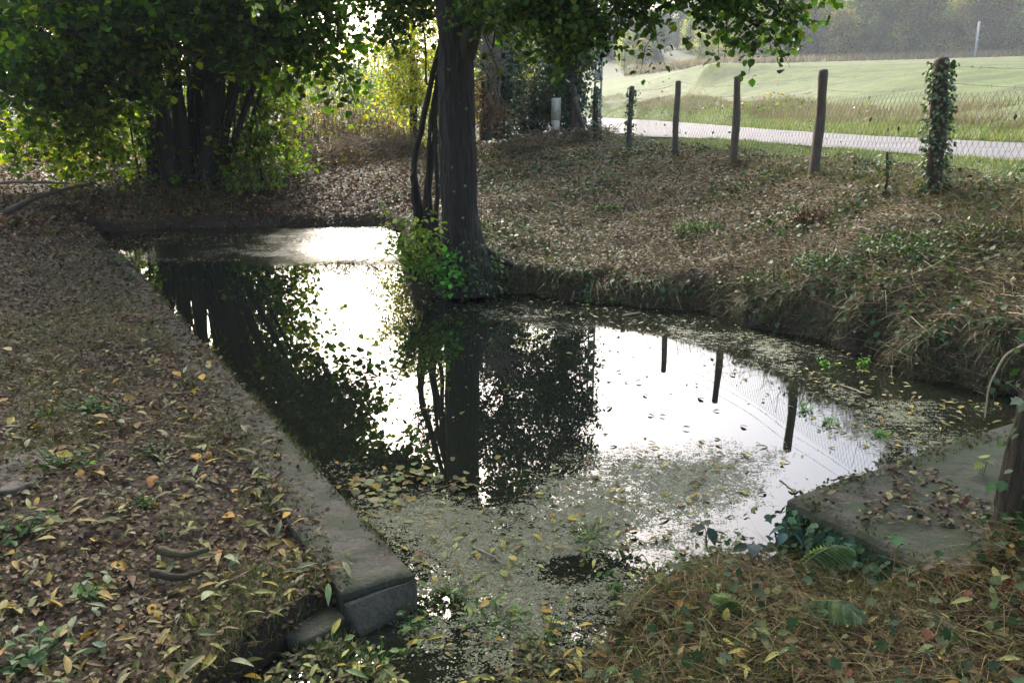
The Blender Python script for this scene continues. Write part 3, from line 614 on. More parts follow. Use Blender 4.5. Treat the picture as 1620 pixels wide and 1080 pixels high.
# --- the big many-stemmed hazel on the left
def hazel():
    HY = 17.2; base = at_y(310, 285, HY); root = empty('hazel_tree', base, 'large dark many stemmed hazel spreading over the far left bank', 'tree')
    g, gl, gt = Geo(), Geo(), Geo(); tops = []
    for i in range(24):
        bx = rng.normal(305, 30); lean = np.clip((bx - 305) * rng.uniform(1.2, 2.4) + rng.normal(0, 15), -75, 75); th_ = rng.choice([.05, .07, .09, .16], p=[.45, .25, .2, .1]); Yb = HY + rng.normal(0, .35)
        p = path([at_y(bx, 287, Yb), at_y(bx + lean * .25, 190, Yb), at_y(bx + lean * .7, 80, Yb + rng.normal(0, .2)), at_y(bx + lean * 1.3, -60, Yb + rng.normal(0, .5)), at_y(bx + lean * 2.2, -260, Yb + rng.normal(0, .8))], 24, .03)
        tube(g, p, np.linspace(th_, th_ * .4, 24), 9, rough=.15, rs=.5); tops.append(p[12]); tops.append(p[18])
    for x0, x1, r in ((345, 440, .075), (340, 400, .09), (270, 180, .06), (255, 120, .05)):      # strongly leaning outer stems
        p = path([at_y(x0, 285, HY - .3), at_y(x0 + (x1 - x0) * .35, 200, HY - .4), at_y(x1, 20, HY - .6), at_y(x1 + (x1 - x0) * .4, -160, HY - 1)], 20, .03); tube(g, p, np.linspace(r, r * .5, 20), 9, rough=.15); tops += [p[10], p[16]]
    # straight thin shoots
    for i in range(36):
        bx = rng.normal(310, 45); p = path([at_y(bx, 285, HY - .5 + rng.normal(0, .3)), at_y(bx + rng.normal(0, 20), 160, HY - .5), at_y(bx + rng.normal(0, 45), 20, HY - .5)], 10, .02); tube(g, p, np.linspace(.022, .008, 10), 5)
    part(g, 'trunk', bark_mat('dark_hazel_bark', '12100d', '28221c', None), root, True)
    B = []; tops = np.array(tops)
    def bl(px, py, Y, rx, rz, n):
        c = at_y(px, py, Y); ti = int(np.argmin(((tops - c) ** 2).sum(1))); B.append((c, (rx, rx, rz), n, ti))
    for px, py, Y, rx, rz, n in ((60, 30, 14.5, 1.2, .7, 2300), (180, 20, 14.2, 1.2, .8, 2600), (300, 10, 14, 1.1, .6, 2300), (410, 20, 14, 1.0, .6, 1900), (485, 15, 14.2, .6, .5, 750), (530, 60, 14, .35, .45, 420), (545, 115, 13.8, .2, .22, 90),
                             (470, 70, 14.5, .5, .45, 620), (420, 75, 15.5, .6, .5, 800), (20, 95, 14.5, .8, .5, 1000), (90, 110, 14.8, .9, .5, 1300), (180, 110, 15, 1.0, .6, 1500), (60, 60, 13.2, .8, .5, 1000), (215, 40, 15, .9, .5, 1300),
                             (100, 175, 15.6, .9, .5, 1000), (140, 200, 16.4, .8, .5, 1000), (40, 215, 15.5, .7, .4, 500), (165, 150, 16, .6, .5, 800), (110, 240, 16.2, .8, .35, 600), (165, 250, 16.8, .5, .35, 420),
                             (400, 190, 17.5, .6, .5, 600), (430, 225, 17.2, .55, .3, 420), (380, 240, 16.8, .5, .4, 500), (255, 258, 16.8, .5, .22, 300), (345, 262, 16.8, .5, .2, 260), (405, 130, 18.2, .55, .5, 650), (455, 140, 17.4, .4, .5, 380),
                             (330, 200, 19.3, .8, .6, 900), (270, 170, 19.5, .8, .7, 900), (370, 150, 19.3, .7, .6, 900), (225, 200, 19, .8, .6, 800), (390, 60, 17.5, .7, .6, 1500), (330, 60, 18.8, .9, .6, 1500), (560, -75, 13.5, .6, .45, 1300), (620, -100, 13, .6, .5, 1300), (520, -110, 13.5, .8, .6, 1500), (620, -170, 12.5, .8, .6, 1500), (480, -60, 15, .8, .6, 1500), (560, -190, 14, .9, .6, 1600), (-80, 60, 14.5, 1.4, 1, 1800), (-90, 180, 15.5, 1.2, .8, 900),
                             (100, -160, 14.5, 1.9, 1.3, 4500), (330, -180, 14.5, 1.7, 1.3, 5500), (390, -60, 15.5, 1.2, 1.0, 2600), (280, -80, 16.5, 1.5, 1.2, 3500), (180, -90, 16.5, 1.5, 1.2, 3500), (350, -300, 16.5, 1.6, 1.3, 3000), (60, -60, 16.5, 1.5, 1.1, 2500), (200, -400, 15, 2.2, 1.6, 3000), (420, -350, 15.2, 1.7, 1.3, 2000), (-60, -330, 15.5, 2, 1.5, 1800), (520, -120, 14.2, 1.0, .7, 1200), (300, -600, 16, 2.2, 1.4, 2400)):
        bl(px, py, Y, rx, rz, n)
    hi = [(c, r, int(n * .85), t) for c, r, n, t in B if c[2] > 2.15 + .10 * (c[1] - 14)]; lo = [b for b in B if b[0][2] <= 2.15 + .10 * (b[0][1] - 14)]
    crown_leaves(gl, gt, hi, tops, .12, ('1f3414', '2b4818', '3c5c1f', '5c7a29', '8a9436'), (4, 4, 3, 1.6, .6), ROUND, (.4, .9), 13, .4, .07, limb_r=.025)
    crown_leaves(gl, gt, lo, tops, .105, ('2a4218', '3f5a1e', '5c7628', '808a34'), (3, 3, 2.4, 1.1), ROUND, (.4, .9), 13, .3, .07, limb_r=.02)  # lower leaves yellower for autumn, and brighter with backlight put into the colour
    part(gt, 'branches', M_TWIG, root, True); part(gl, 'crown', M_HAZEL, root)
    gi = Geo(); n = 2600; P = np.stack([at_y(rng.normal(290, 75), 292, HY)[0] + 0 * np.zeros(1) for _ in range(n)])
    x = P[:, 0]; y = HY + rng.normal(0, .8, n); z = ground_z(x, y) + np.abs(rng.normal(0, .22, n))
    batch(gi, IVY, np.stack([x, y, z], 1), rotm(rng.random(n) * 6.28, rng.normal(.4, .5, n), rng.normal(0, .4, n)), .07 * rng.uniform(.6, 1.3, n), pal(n, ('26381f', '34492a', '4a5a38', '4d4030')))
    part(gi, 'ivy', M_IVY, root)
hazel()
def shade_tree(base, label, hts, B, leaf=.10):  # invented tree out of view, added to darken the foreground
    base = np.array(base, float); root = empty('unseen_shade_tree', base, label, 'tree'); g, gl, gt = Geo(), Geo(), Geo()
    p = path([base - (0, 0, .2), base + (.1, .2, hts * .4), base + (0, .6, hts)], 30, .02); tube(g, p, np.linspace(.28, .1, 30), 18, rough=.15, rs=.5); part(g, 'trunk', M_BARK, root, True)
    crown_leaves(gl, gt, B, [p[16], p[22], p[29]], leaf, ('34502a', '46662f', '5d7a38', '8a8f40'), (4, 4, 3, .6), ROUND, (.3, .7), 13, .3, .06); part(gt, 'branches', M_TWIG, root, True); part(gl, 'crown', M_LEAF, root)
shade_tree((3.6, -2.2, .8), 'added unseen tree behind the viewer, its crown there to shade the slab and the near right bank', 7, [((2.6, 1.2, 5.8), (1.7, 1.7, .9), 2800, 1), ((4.6, 3.4, 6.2), (1.7, 1.7, .9), 2800, 1), ((4.8, .4, 5.6), (1.7, 1.7, .9), 2500, 0), ((2.0, 3.6, 6.6), (1.6, 1.6, .8), 2200, 2), ((3, -2.5, 6), (2.2, 2, 1.2), 3500, 2), ((6.3, 1.8, 6), (1.6, 1.7, 1), 2200, 0)], .12)
# --- willow overhead, near the camera; only a few sprays dip into the frame
def willow():
    base = np.array([-4.2, -.9, .4]); root = empty('willow_tree', base, 'willow overhanging the near left bank, few grey green leaves dipping into the top', 'tree')
    g, gl, gt = Geo(), Geo(), Geo(); p = path([base - (0, 0, .2), base + (.2, 0, 1.6), base + (.3, .5, 3.4), base + (.8, 1.2, 6)], 30, .02); tube(g, p, np.linspace(.26, .12, 30), 20, rough=.15, rs=.5)
    part(g, 'trunk', M_BARK, root, True); T = [p[14], p[20], p[29]]
    B = [((-2.5, 2.2, 5.0), (1.6, 1.6, .8), 1800, 1), ((-4.5, 3.5, 5.2), (1.6, 1.6, .9), 1600, 1), ((-5.5, .8, 4.6), (1.6, 1.6, .9), 1500, 0), ((-2.0, -.8, 5.0), (1.7, 1.6, .9), 1700, 1), ((0, .6, 5.6), (1.6, 1.6, .8), 1600, 2),
         ((-3.6, 1.5, 6.6), (2, 2, 1), 2200, 2), ((-1, 3.2, 6.2), (1.5, 1.5, .8), 1500, 2), ((1.6, -.6, 5.6), (1.5, 1.5, .8), 1300, 2)]
    B += [((-3.2, 4.6, 4.6), (1.5, 1.3, .7), 2200, 1), ((.2, 3.4, 5.2), (1.5, 1.5, .8), 2200, 2), ((-6.5, 6.2, 4.8), (1.8, 1.6, .9), 2200, 0), ((-7, 3, 4.6), (1.6, 1.6, .9), 1800, 0), ((-1.2, 1.4, 4.8), (1.4, 1.4, .7), 2200, 1)]  # extra crown out of view, added to deepen the shade on the foreground
    for sx, sy, n in ((405, 22, 9), (448, 8, 7)):
        q = at_y(sx, sy, 4.2); a0 = at_y(sx - 8, sy - 60, 4.3); tubes(gt, a0[None], q[None], .003, .0015, 4, lin('4a4a38')); t = np.linspace(.45, 1, n)[:, None]; P = a0 + (q - a0) * t
        batch(gl, OVAL, P, rotm(np.arange(n) * 3.0 + rng.normal(0, .4, n), rng.normal(.5, .3, n), rng.normal(0, .5, n)), .055 * rng.uniform(.8, 1.1, n), pal(n, ('5a6a58', '6a7a66')))
    crown_leaves(gl, gt, B, T, .10, ('4a5f3c', '5d7349', '7b8a5c', '8f9440'), (4, 4, 2, 1), OVAL, (.2, .6), 13, .5, .04)
    part(gt, 'branches', M_TWIG, root, True); part(gl, 'crown', M_LEAF, root)
willow()
# --- hedge trees to the right of the trunk
def bush_tree(name, label, base, trunk_top, blobs, lsize, cols, w=None, tpl=OVAL, cat='tree', r=.12, M=None, ivy=0, group=None, tw=(.3, .6), per=12, limb=.025, down=.25, kindm=M_BARK):
    base = np.array(base, float); root = empty(name, base, label, cat, group); g, gl, gt = Geo(), Geo(), Geo()
    p = path([base - (0, 0, .1), (base + trunk_top) / 2 + rng.standard_normal(3) * .06, np.array(trunk_top)], 18, .02); tube(g, p, np.linspace(r, r * .5, 18), 12, rough=.2, rs=.4)
    part(g, 'trunk', kindm, root, True)
    crown_leaves(gl, gt, [(c, rr, n, ti) for c, rr, n, ti in blobs], [p[6], p[11], p[17]], lsize, cols, w, tpl, tw, per, down, .06, limb_r=limb)
    part(gt, 'branches', M_TWIG, root, True); part(gl, 'crown', M or M_LEAF, root)
    if ivy:
        gi = Geo(); ivy_on(gi, p, np.linspace(r, r * .6, 18) + .02, ivy, .09, ('1f3322', '2c4530', '3c5540', '5c6f60'), spread=.12); part(gi, 'ivy', M_IVY, root)
    return root
IV = ('1e3220', '2a4229', '385235', '506650')
Y = 19.5; bush_tree('ivy_tree', 'tree wrapped in dark ivy standing behind the trunk of the alder on its right', at_y(785, 212, Y), at_y(795, 20, Y), [(at_y(790, 120, Y), (.45, .4, .9), 1500, 1), (at_y(800, 20, Y), (.8, .7, .7), 2200, 2), (at_y(790, -100, Y), (1.0, 1, 1.0), 3200, 2), (at_y(830, -200, Y), (1.1, 1, .9), 3000, 2), (at_y(700, -120, Y), (1.1, 1, 1.0), 2600, 2)], .12, IV, r=.22, M=M_IVY, ivy=1300)
Y = 21.; bush_tree('ivy_tree', 'tallest dark ivy clad tree of the hedge, right beside the cream cabinet', at_y(905, 212, Y), at_y(905, 0, Y), [(at_y(895, 95, Y), (.7, .6, .9), 1800, 1), (at_y(893, 150, Y), (.25, .3, .6), 600, 0), (at_y(905, 10, Y), (.8, .7, .9), 2600, 2), (at_y(905, -90, Y), (.8, .8, .9), 3200, 2), (at_y(910, -190, Y), (.75, .7, .8), 2600, 2), (at_y(860, -60, Y), (.8, .8, .9), 2400, 2)], .12, IV, r=.2, M=M_IVY, ivy=1500)
Y = 20.5; bush_tree('ivy_mound', 'low mound of dark ivy filling the hedge between the two ivy trees', at_y(845, 212, Y), at_y(845, 130, Y), [(at_y(840, 165, Y), (.75, .5, .65), 2300, 1), (at_y(862, 120, Y), (.55, .5, .45), 1200, 2), (at_y(830, 205, Y - .4), (.9, .5, .25), 900, 0), (at_y(872, 185, Y + .1), (.35, .4, .5), 700, 0)], .08, IV, cat='ivy', M=M_IVY)
Y = 24.; bush_tree('yellow_maple', 'yellow green leafy tree glowing behind the ivy hedge', at_y(830, 205, Y), at_y(820, 40, Y), [(at_y(815, 90, Y), (1.0, .8, .7), 1500, 1), (at_y(880, 110, Y), (.7, .6, .5), 900, 1), (at_y(760, 130, Y), (.8, .6, .6), 1000, 0), (at_y(830, 20, Y), (1.2, 1, .9), 1600, 2), (at_y(770, 40, Y), (.9, .8, .8), 900, 2)], .10, ('55702a', '76893a', '98a045', 'b0a84c'))
Y = 17.5; bush_tree('brown_hedge_bush', 'rusty brown dying bush in the hedge directly right of the alder trunk', at_y(768, 214, Y), at_y(765, 130, Y), [(at_y(766, 175, Y), (.42, .35, .45), 1300, 1), (at_y(752, 150, Y), (.35, .3, .35), 500, 1)], .06, ('6b4a30', '7c5a3a', '5a4028', '8a6c48'), tpl=LANCE, cat='shrub')
Y = 18; 
def bare_branches():
    b = at_y(775, 210, 18); root = empty('bare_shrub', b, 'tangle of bare pale grey branches right of the alder trunk above the brown bush', 'shrub'); g = Geo()
    A = np.array([at_y(rng.uniform(755, 800), rng.uniform(60, 110), 17.5 + rng.normal(0, .3)) for _ in range(120)]); D = np.stack([rng.normal(0, .5, 120), rng.normal(0, .3, 120), rng.normal(.2, .4, 120)], 1)
    tubes(g, A, A + D, .012, .004, 4, lin('7a7468'), sag=.06)
    for k in range(6): tube(g, path([b, at_y(770 + k * 5, 150, 17.8), A[k]], 12, .03), np.linspace(.03, .012, 12), 6, lin('7a7468'))
    part(g, 'branches', M_TINT, root)
bare_branches()
Y = 15; bush_tree('yellow_alder', 'yellow green leafy young tree glowing left of the alder trunk', at_y(655, 262, 21.5), at_y(650, 20, 21.5), [(at_y(655, 95, 21), (.85, .7, .8), 1700, 1), (at_y(625, 140, 21.3), (.7, .6, .6), 1100, 1), (at_y(675, 160, 21.5), (.6, .6, .7), 1000, 0), (at_y(665, 20, 20.5), (.9, .8, .7), 1200, 2), (at_y(610, 70, 21), (.5, .5, .4), 450, 1), (at_y(680, 215, 21.5), (.5, .5, .5), 500, 0)], .10, ('5e7a2a', '7f963a', 'a4a847', 'b8ac4c'))
# ------------------------------------------------------------------ brambles and low growth at the back
def thicket(name, label, spots, n, lsize, cols, w=None, cat='bramble', stems=90, M=None, tpl=OVAL, sr=.011):
    cx = np.mean([s[0] for s in spots]); b = at_y(spots[0][0], spots[0][1], spots[0][2]); root = empty(name, b, label, cat); g, gl = Geo(), Geo(); tot = sum(s[3] * s[4] for s in spots)
    for px, py, Y, rx, rz in spots:
        c = at_y(px, py, Y); c[2] = ground_z(c[0:1], c[1:2])[0]; m = int(n * rx * rz / tot)
        u = rng.standard_normal((m, 3)); u /= np.linalg.norm(u, axis=1)[:, None]; P = c + u * np.array([rx, rx * .8, rz]) * (rng.random(m) ** .35)[:, None] * (1 + .3 * fbm(u[:, 0] * 3 + px, u[:, 1] * 3, 1.)[:, None]); P[:, 2] = np.maximum(P[:, 2], c[2] - .1) 
        P[:, 2] = c[2] + np.abs(P[:, 2] - c[2])
        batch(gl, tpl, P, rotm(rng.random(m) * 6.28, rng.normal(.3, .5, m), rng.normal(0, .6, m)), lsize * rng.uniform(.5, 1.3, m), pal(m, cols, w))
        k = int(stems * rx * rz / tot) + 3; A = c + rng.standard_normal((k, 3)) * np.array([rx * .5, rx * .4, 0]); A[:, 2] = c[2]; E = A + np.stack([rng.normal(0, rx * .5, k), rng.normal(0, .4, k), rng.uniform(.4, 1.35, k) * rz], 1)
        tubes(g, A, E, sr, sr * .4, 4, pal(k, ('6a5844', '7d6a50', '4c4030')), sag=.15)
    part(g, 'stems', M_TINT, root); part(gl, 'foliage', M or M_LEAF, root)
thicket('bramble_thicket', 'broad brown and green bramble thicket between the hazel and the alder', [(560, 238, 23, 1.6, 1.25), (500, 232, 24, 1.5, 1.45), (615, 240, 22.5, 1.0, 1.0), (455, 235, 24, 1.3, 1.7), (640, 235, 24, .9, 1.1)], 8000, .085, ('5d5a38', '77683f', '8b6b45', '5a7036', '9a8456', '6b4a32'), (2, 2, 2, 2.5, 1.5, 1), stems=400)
thicket('dead_bramble', 'dark heap of dead brambles low on the bank left of the thin stems', [(600, 250, 20, 1.0, .42), (530, 258, 19, 1.1, .40), (630, 240, 20.5, .6, .5)], 3000, .06, ('4a3a2c', '5d4a38', '6b5c44', '4c5a34'), stems=500, cat='bramble')
thicket('pale_shrub', 'pale green shrub at the back between the hazel and the yellow tree', [(560, 200, 34, 1.6, 3.1), (520, 200, 36, 1.8, 2.6), (610, 200, 33, 1.2, 2.4)], 5200, .13, ('6f8450', '8a9a68', '9aa070', '5a7048'), cat='shrub', stems=120)
thicket('grey_willow_bush', 'dark blue green rounded bush far back in the gap left of the yellow tree', [(595, 190, 45, 1.3, 4.3)], 1800, .2, ('3d5a48', '4c6a55', '5a7a60'), cat='shrub', stems=30)
thicket('nettle_patch', 'bright green leafy patch low to the right of the hazel stems', [(400, 272, 16.6, .6, .55), (430, 262, 17.5, .7, .5), (470, 262, 18.2, .7, .25)], 1500, .075, ('4a6b2c', '6a8a3a', '84a048'), cat='nettles', stems=80)
thicket('field_edge_weeds', 'reddish brown weeds showing under the hazel leaves at the left edge', [(30, 255, 22, 1.6, 1.0), (110, 250, 23, 1.5, .9), (180, 255, 21, 1.2, .7)], 3200, .09, ('8a5c40', 'a07850', '6f6a3c', 'b09468'), cat='weeds', stems=200)
thicket('low_ivy_bank', 'low dark ivy and dead stems heaped along the foot of the hedge', [(790, 222, 18.5, .9, .22), (850, 222, 19, 1.0, .26), (905, 218, 19.5, .8, .26), (945, 222, 20.5, .5, .22)], 3600, .06, ('30472a', '48583a', '6a5f46', '7c6e50'), cat='ivy', stems=300)
# far trees behind, left and middle
def far_tree_mesh(seed, h, wd, cols, w=None, n=7000, ls=.46):
    g, gl = Geo(), Geo(); p = path([(0, 0, -.5), (rng.normal(0, .2), 0, h * .4), (rng.normal(0, .5), rng.normal(0, .3), h * .8)], 12, .04); tube(g, p, np.linspace(h * .022, h * .006, 12), 7)
    nb = 18
    for i in range(nb):
        z = h * (.06 + .88 * (i + rng.random()) / nb); a = rng.random() * 6.28; rr = wd * .5 * math.sin(math.pi * min(1, (z / h - .05) ** .8)) * rng.uniform(.5, 1); c = np.array([math.cos(a) * rr, math.sin(a) * rr, z])
        s = np.array([wd * .26, wd * .26, h * .10]) * rng.uniform(.7, 1.3); m = n // nb
        u = rng.standard_normal((m, 3)) * .5; P = c + u * s
        batch(gl, DIAM, P, rotm(rng.random(m) * 6.28, rng.normal(.2, .7, m), rng.normal(0, .7, m)), ls * rng.uniform(.5, 1.3, m), pal(m, cols, w) * rng.uniform(.5, 1.55))
        tube(g, path([p[min(11, int(z / h * 11))] - (0, 0, h * .08), c], 5), np.linspace(h * .008, h * .002, 5), 4)
    a = g.build('trunk', M_TWIG, smooth=True); b = gl.build('crown', M_FAR); return a, b
FT = []
for cols, w in ((('3c5432', '54683c', '707e46', '3a5040'), None), (('626a3e', '80804a', '948450', '525e40'), None), (('78644a', '866f4c', '646040', '565c3c'), None), (('26382e', '30443c', '3c4e3e'), None), (('6c7e48', '8e9a54', 'a8a45e'), None)):
    for h, wd in ((16, 9), (13, 7)): FT.append((*far_tree_mesh(0, h, wd, cols, w), h))
def put_tree(k, x, y, s, name, label, group, sink=0):
    a, b, h = FT[k]; z = float(ground_z(np.array([x]), np.array([y]))[0]) - sink
    e = empty(name, (x, y, z), label, 'tree', group); e.rotation_euler.z = rng.random() * 6.28; e.scale = (s * rng.uniform(.9, 1.15), s * rng.uniform(.9, 1.15), s * rng.uniform(.88, 1.12))
    for o in (a, b):
        c = o.copy(); scene.collection.objects.link(c); c.parent = e
def hill_wood():
    # front edge of the wood along the top of the field, then rows up the hill behind it
    lab = 'autumn tree of the hazy wood on the hill above the green field'; grp = 'trees of the wood on the hill'
    for row, (Y, sc) in enumerate(((143, .75), (149, .9), (157, 1.0), (168, 1.05), (182, 1.1))):
        s = .345 if row < 2 else .33
        while s < .82:
            k = rng.choice(10, p=[.13, .12, .13, .1, .06, .06, .14, .12, .07, .07]); ramp = np.interp(s, [.33, .37, .42], [.55, .8, 1.0])
            put_tree(k, s * Y, Y + rng.normal(0, 2), sc * ramp * rng.uniform(.85, 1.2), 'wood_tree', lab, grp); s += (.026 + rng.random() * .012) * (150 / Y)
    lab = 'small pale tree on the crest left of the hill wood, faded by haze'; grp = 'trees on the crest of the field'
    for s, Y, sc in ((.225, 160, .5), (.245, 165, .62), (.262, 158, .75), (.28, 165, .7), (.30, 160, .8), (.318, 168, .85), (.335, 162, .8), (.205, 175, .5), (.19, 185, .5), (.27, 185, .9), (.31, 190, 1.0), (.24, 190, .7), (.15, 158, .4), (.17, 162, .45), (.13, 165, .4), (.215, 152, .45), (.255, 152, .6), (.29, 153, .7), (.32, 153, .75), (.345, 152, .8)):
        put_tree(int(rng.choice([2, 3, 6, 8, 9])), s * Y, Y, sc, 'crest_tree', lab, grp)
    lab = 'distant blue grey tree beyond the far end of the field, almost lost in haze'; grp = 'distant trees beyond the field'
    for i in range(60):
        s = rng.uniform(.02, .30); Y = rng.uniform(170, 290); put_tree(int(rng.choice([0, 6, 7])), s * Y, Y, rng.uniform(.45, .75), 'distant_tree', lab, grp, 1)
    lab = 'hazy tree far behind the hazel and the brambles'; grp = 'hazy trees behind the left bank'
    for s, Y, sc, k in ((-.66, 60, .42, 0), (-.6, 70, .5, 6), (-.54, 62, .42, 7), (-.72, 55, .45, 1), (-.78, 62, .5, 6), (-.3, 75, .38, 8), (-.26, 80, .4, 0), (-.22, 70, .33, 8), (-.18, 78, .36, 6), (-.13, 74, .38, 0), (-.09, 66, .36, 8), (-.36, 70, .42, 0), (-.43, 75, .45, 6), (-.05, 60, .42, 0), (-.01, 56, .42, 1), (.03, 52, .42, 6)):
        put_tree(k, s * Y, Y, sc, 'hazy_tree', lab, grp)
hill_wood()
for a, b, h in FT: bpy.data.objects.remove(a); bpy.data.objects.remove(b)
# ------------------------------------------------------------------ fence posts
def post(name, label, foot, top, r, M, group=None, sides=12, cap=True, knots=2, ivy=0, isz=.045, ispread=.03, ridge=0):
    foot = np.array(foot, float); top = np.array(top, float); root = empty(name, foot, label, 'post', group)
    k = np.linspace(0, 1, 20 if not ridge else 90)[:, None]; p = foot - (0, 0, .15) + (top - foot + (0, 0, .15)) * k; bow = rng.normal(0, .018, 3) * np.array([1, 1, 0]); p += np.sin(k * math.pi) * bow + np.sin(k * 7 + rng.random() * 6) * .006
    rad = r * (1.12 - .18 * k[:, 0]) * (1 + .05 * np.sin(k[:, 0] * 9 + rng.random() * 6)); g = Geo(); tube(g, p, rad, sides, rough=.22, rs=.3, squash=.85, ridge=ridge)
    part(g, 'post_body', M, root, True)
    if ivy:
        gi = Geo(); ivy_on(gi, p[2:], rad[2:], ivy, isz, spread=ispread, cols=('2c4228', '3c5433', '53694a', '74806a')); part(gi, 'ivy', M_IVY, root)
    return root
GP = 'wooden posts of the wire fence beside the road'
labs = ['thick fence post smothered in ivy, nearest and rightmost of the roadside fence', 'tall bare weathered fence post leaning right, next left of the ivy smothered post', 'bare weathered fence post in the middle of the roadside row, kinked half way up',
        'bare straight greyish fence post standing fourth from the right', 'thin short fence post with ivy up its right side, farthest of the row']
feet = []; tops_ = []
for i, ((px, py, Y, tx, ty), lab) in enumerate(zip(POSTS, labs)):
    a = at_y(px, py, Y); b = at_y(tx, ty, Y); feet.append(a); tops_.append(b)
    post('fence_post', lab, a, b, (.088, .067, .062, .056, .062)[i], M_POST if i not in (0,) else M_POSTD, GP, ivy=(1100, 0, 0, 0, 260)[i], isz=(.038, .04, .04, .04, .05)[i], ispread=(.032, .02, .02, .02, .03)[i])
post('stake', 'thin dark dead stalk like a stake in the weeds between the two nearest fence posts', at_y(1399, 295, 8.9), at_y(1404, 240, 8.9), .017, M_POSTD, ivy=60)
post('brown_post', 'rust brown round post against the ivy at the end of the hedge', at_y(908, 214, 19.9), at_y(908, 140, 19.9), .09, M_POSTD)
post('brace_pole', 'slanting grey pole propped against the brown post beside the ivy tree', at_y(932, 217, 19.7), at_y(910, 155, 19.8), .062, M_POST, ivy=30)
post('ivy_post', 'brown post with small ivy leaves standing in front of the concrete pole', at_y(943, 221, 19.6), at_y(943, 139, 19.6), .075, M_POSTD, ivy=420, isz=.05)
def pole(name, label, foot, top, wd, holes=True, group=None):
    root = empty(name, foot, label, 'pole', group); g = Geo(); foot = np.array(foot); top = np.array(top); h = top[2] - foot[2]; n = int(h / .45) if holes else 1; zs = np.linspace(0, h, n + 1)
    def box(x0, x1, y0, y1, z0, z1):
        v = np.array([[x, y, z] for z in (z0, z1) for x, y in ((x0, y0), (x1, y0), (x1, y1), (x0, y1))]) + foot
        g.add(v, np.array([[0,1,2,3],[4,7,6,5],[0,4,5,1],[1,5,6,2],[2,6,7,3],[3,7,4,0]]), (.5, .5, .5))
    w = wd / 2
    for s in (-1, 1): box(s * w - (s > 0) * w * .45, s * w + (s < 0) * w * .45, -w * .7, w * .7, -.3, h)      # two flanges and a web with openings
    for i in range(n): box(-w * .55, w * .55, -w * .3, w * .3, zs[i] - (.3 if i == 0 else 0), zs[i] + (.26 if holes else h))
    part(g, 'shaft', M_POLE, root)
    return root
pole('utility_pole', 'pale grey concrete electricity pole with a row of openings, rising behind the ivy post', at_y(944, 215, 22.5), at_y(942, -120, 22.5), .21)
for s, Y, pxt, pyt in ((1541, 134, 1541, 34), (1254, 140, 1254, 58)):
    b = at_y(s, 95, Y); b[2] = float(ground_z(b[0:1], b[1:2])[0]); t = at_y(pxt, pyt, Y)
    pole('field_pole', 'thin pale pole atop the field ' + ('in front of the wood at right' if s > 1400 else 'near the crest left of the wood'), b, t, .26, False)
# meter cabinet
def cabinet():
    b = at_y(879, 207, 19.8); root = empty('meter_cabinet', b, 'tall cream electricity meter cabinet standing in front of the ivy hedge', 'cabinet'); s = 19.8 / F
    def bx(g, x0, x1, y0, y1, z0, z1, bv=.01):
        xs = [x0, x1]; pts = [(x0, y0), (x1, y0), (x1, y1), (x0, y1)]; v = []
        for z, i in ((z0, 0), (z1 - bv, 0), (z1, bv)):
            for x, y in pts: v.append([x + (i if x == x0 else -i), y + (i if y == y0 else -i), z])
        f = [[0,1,5,4],[1,2,6,5],[2,3,7,6],[3,0,4,7],[4,5,9,8],[5,6,10,9],[6,7,11,10],[7,4,8,11],[8,9,10,11],[3,2,1,0]]
        g.add(np.array(v) + b, np.array(f))
    g = Geo(); bx(g, -.10, .085, -.12, .14, -.1, .235); part(g, 'base', M_BOX, root)
    g = Geo(); bx(g, -.10, .08, -.12, .14, .243, .73); part(g, 'housing', M_BOX, root)
    g = Geo(); bx(g, .083, .105, -.13, .15, .243, .745); o = part(g, 'door', M_BOX, root)
cabinet()
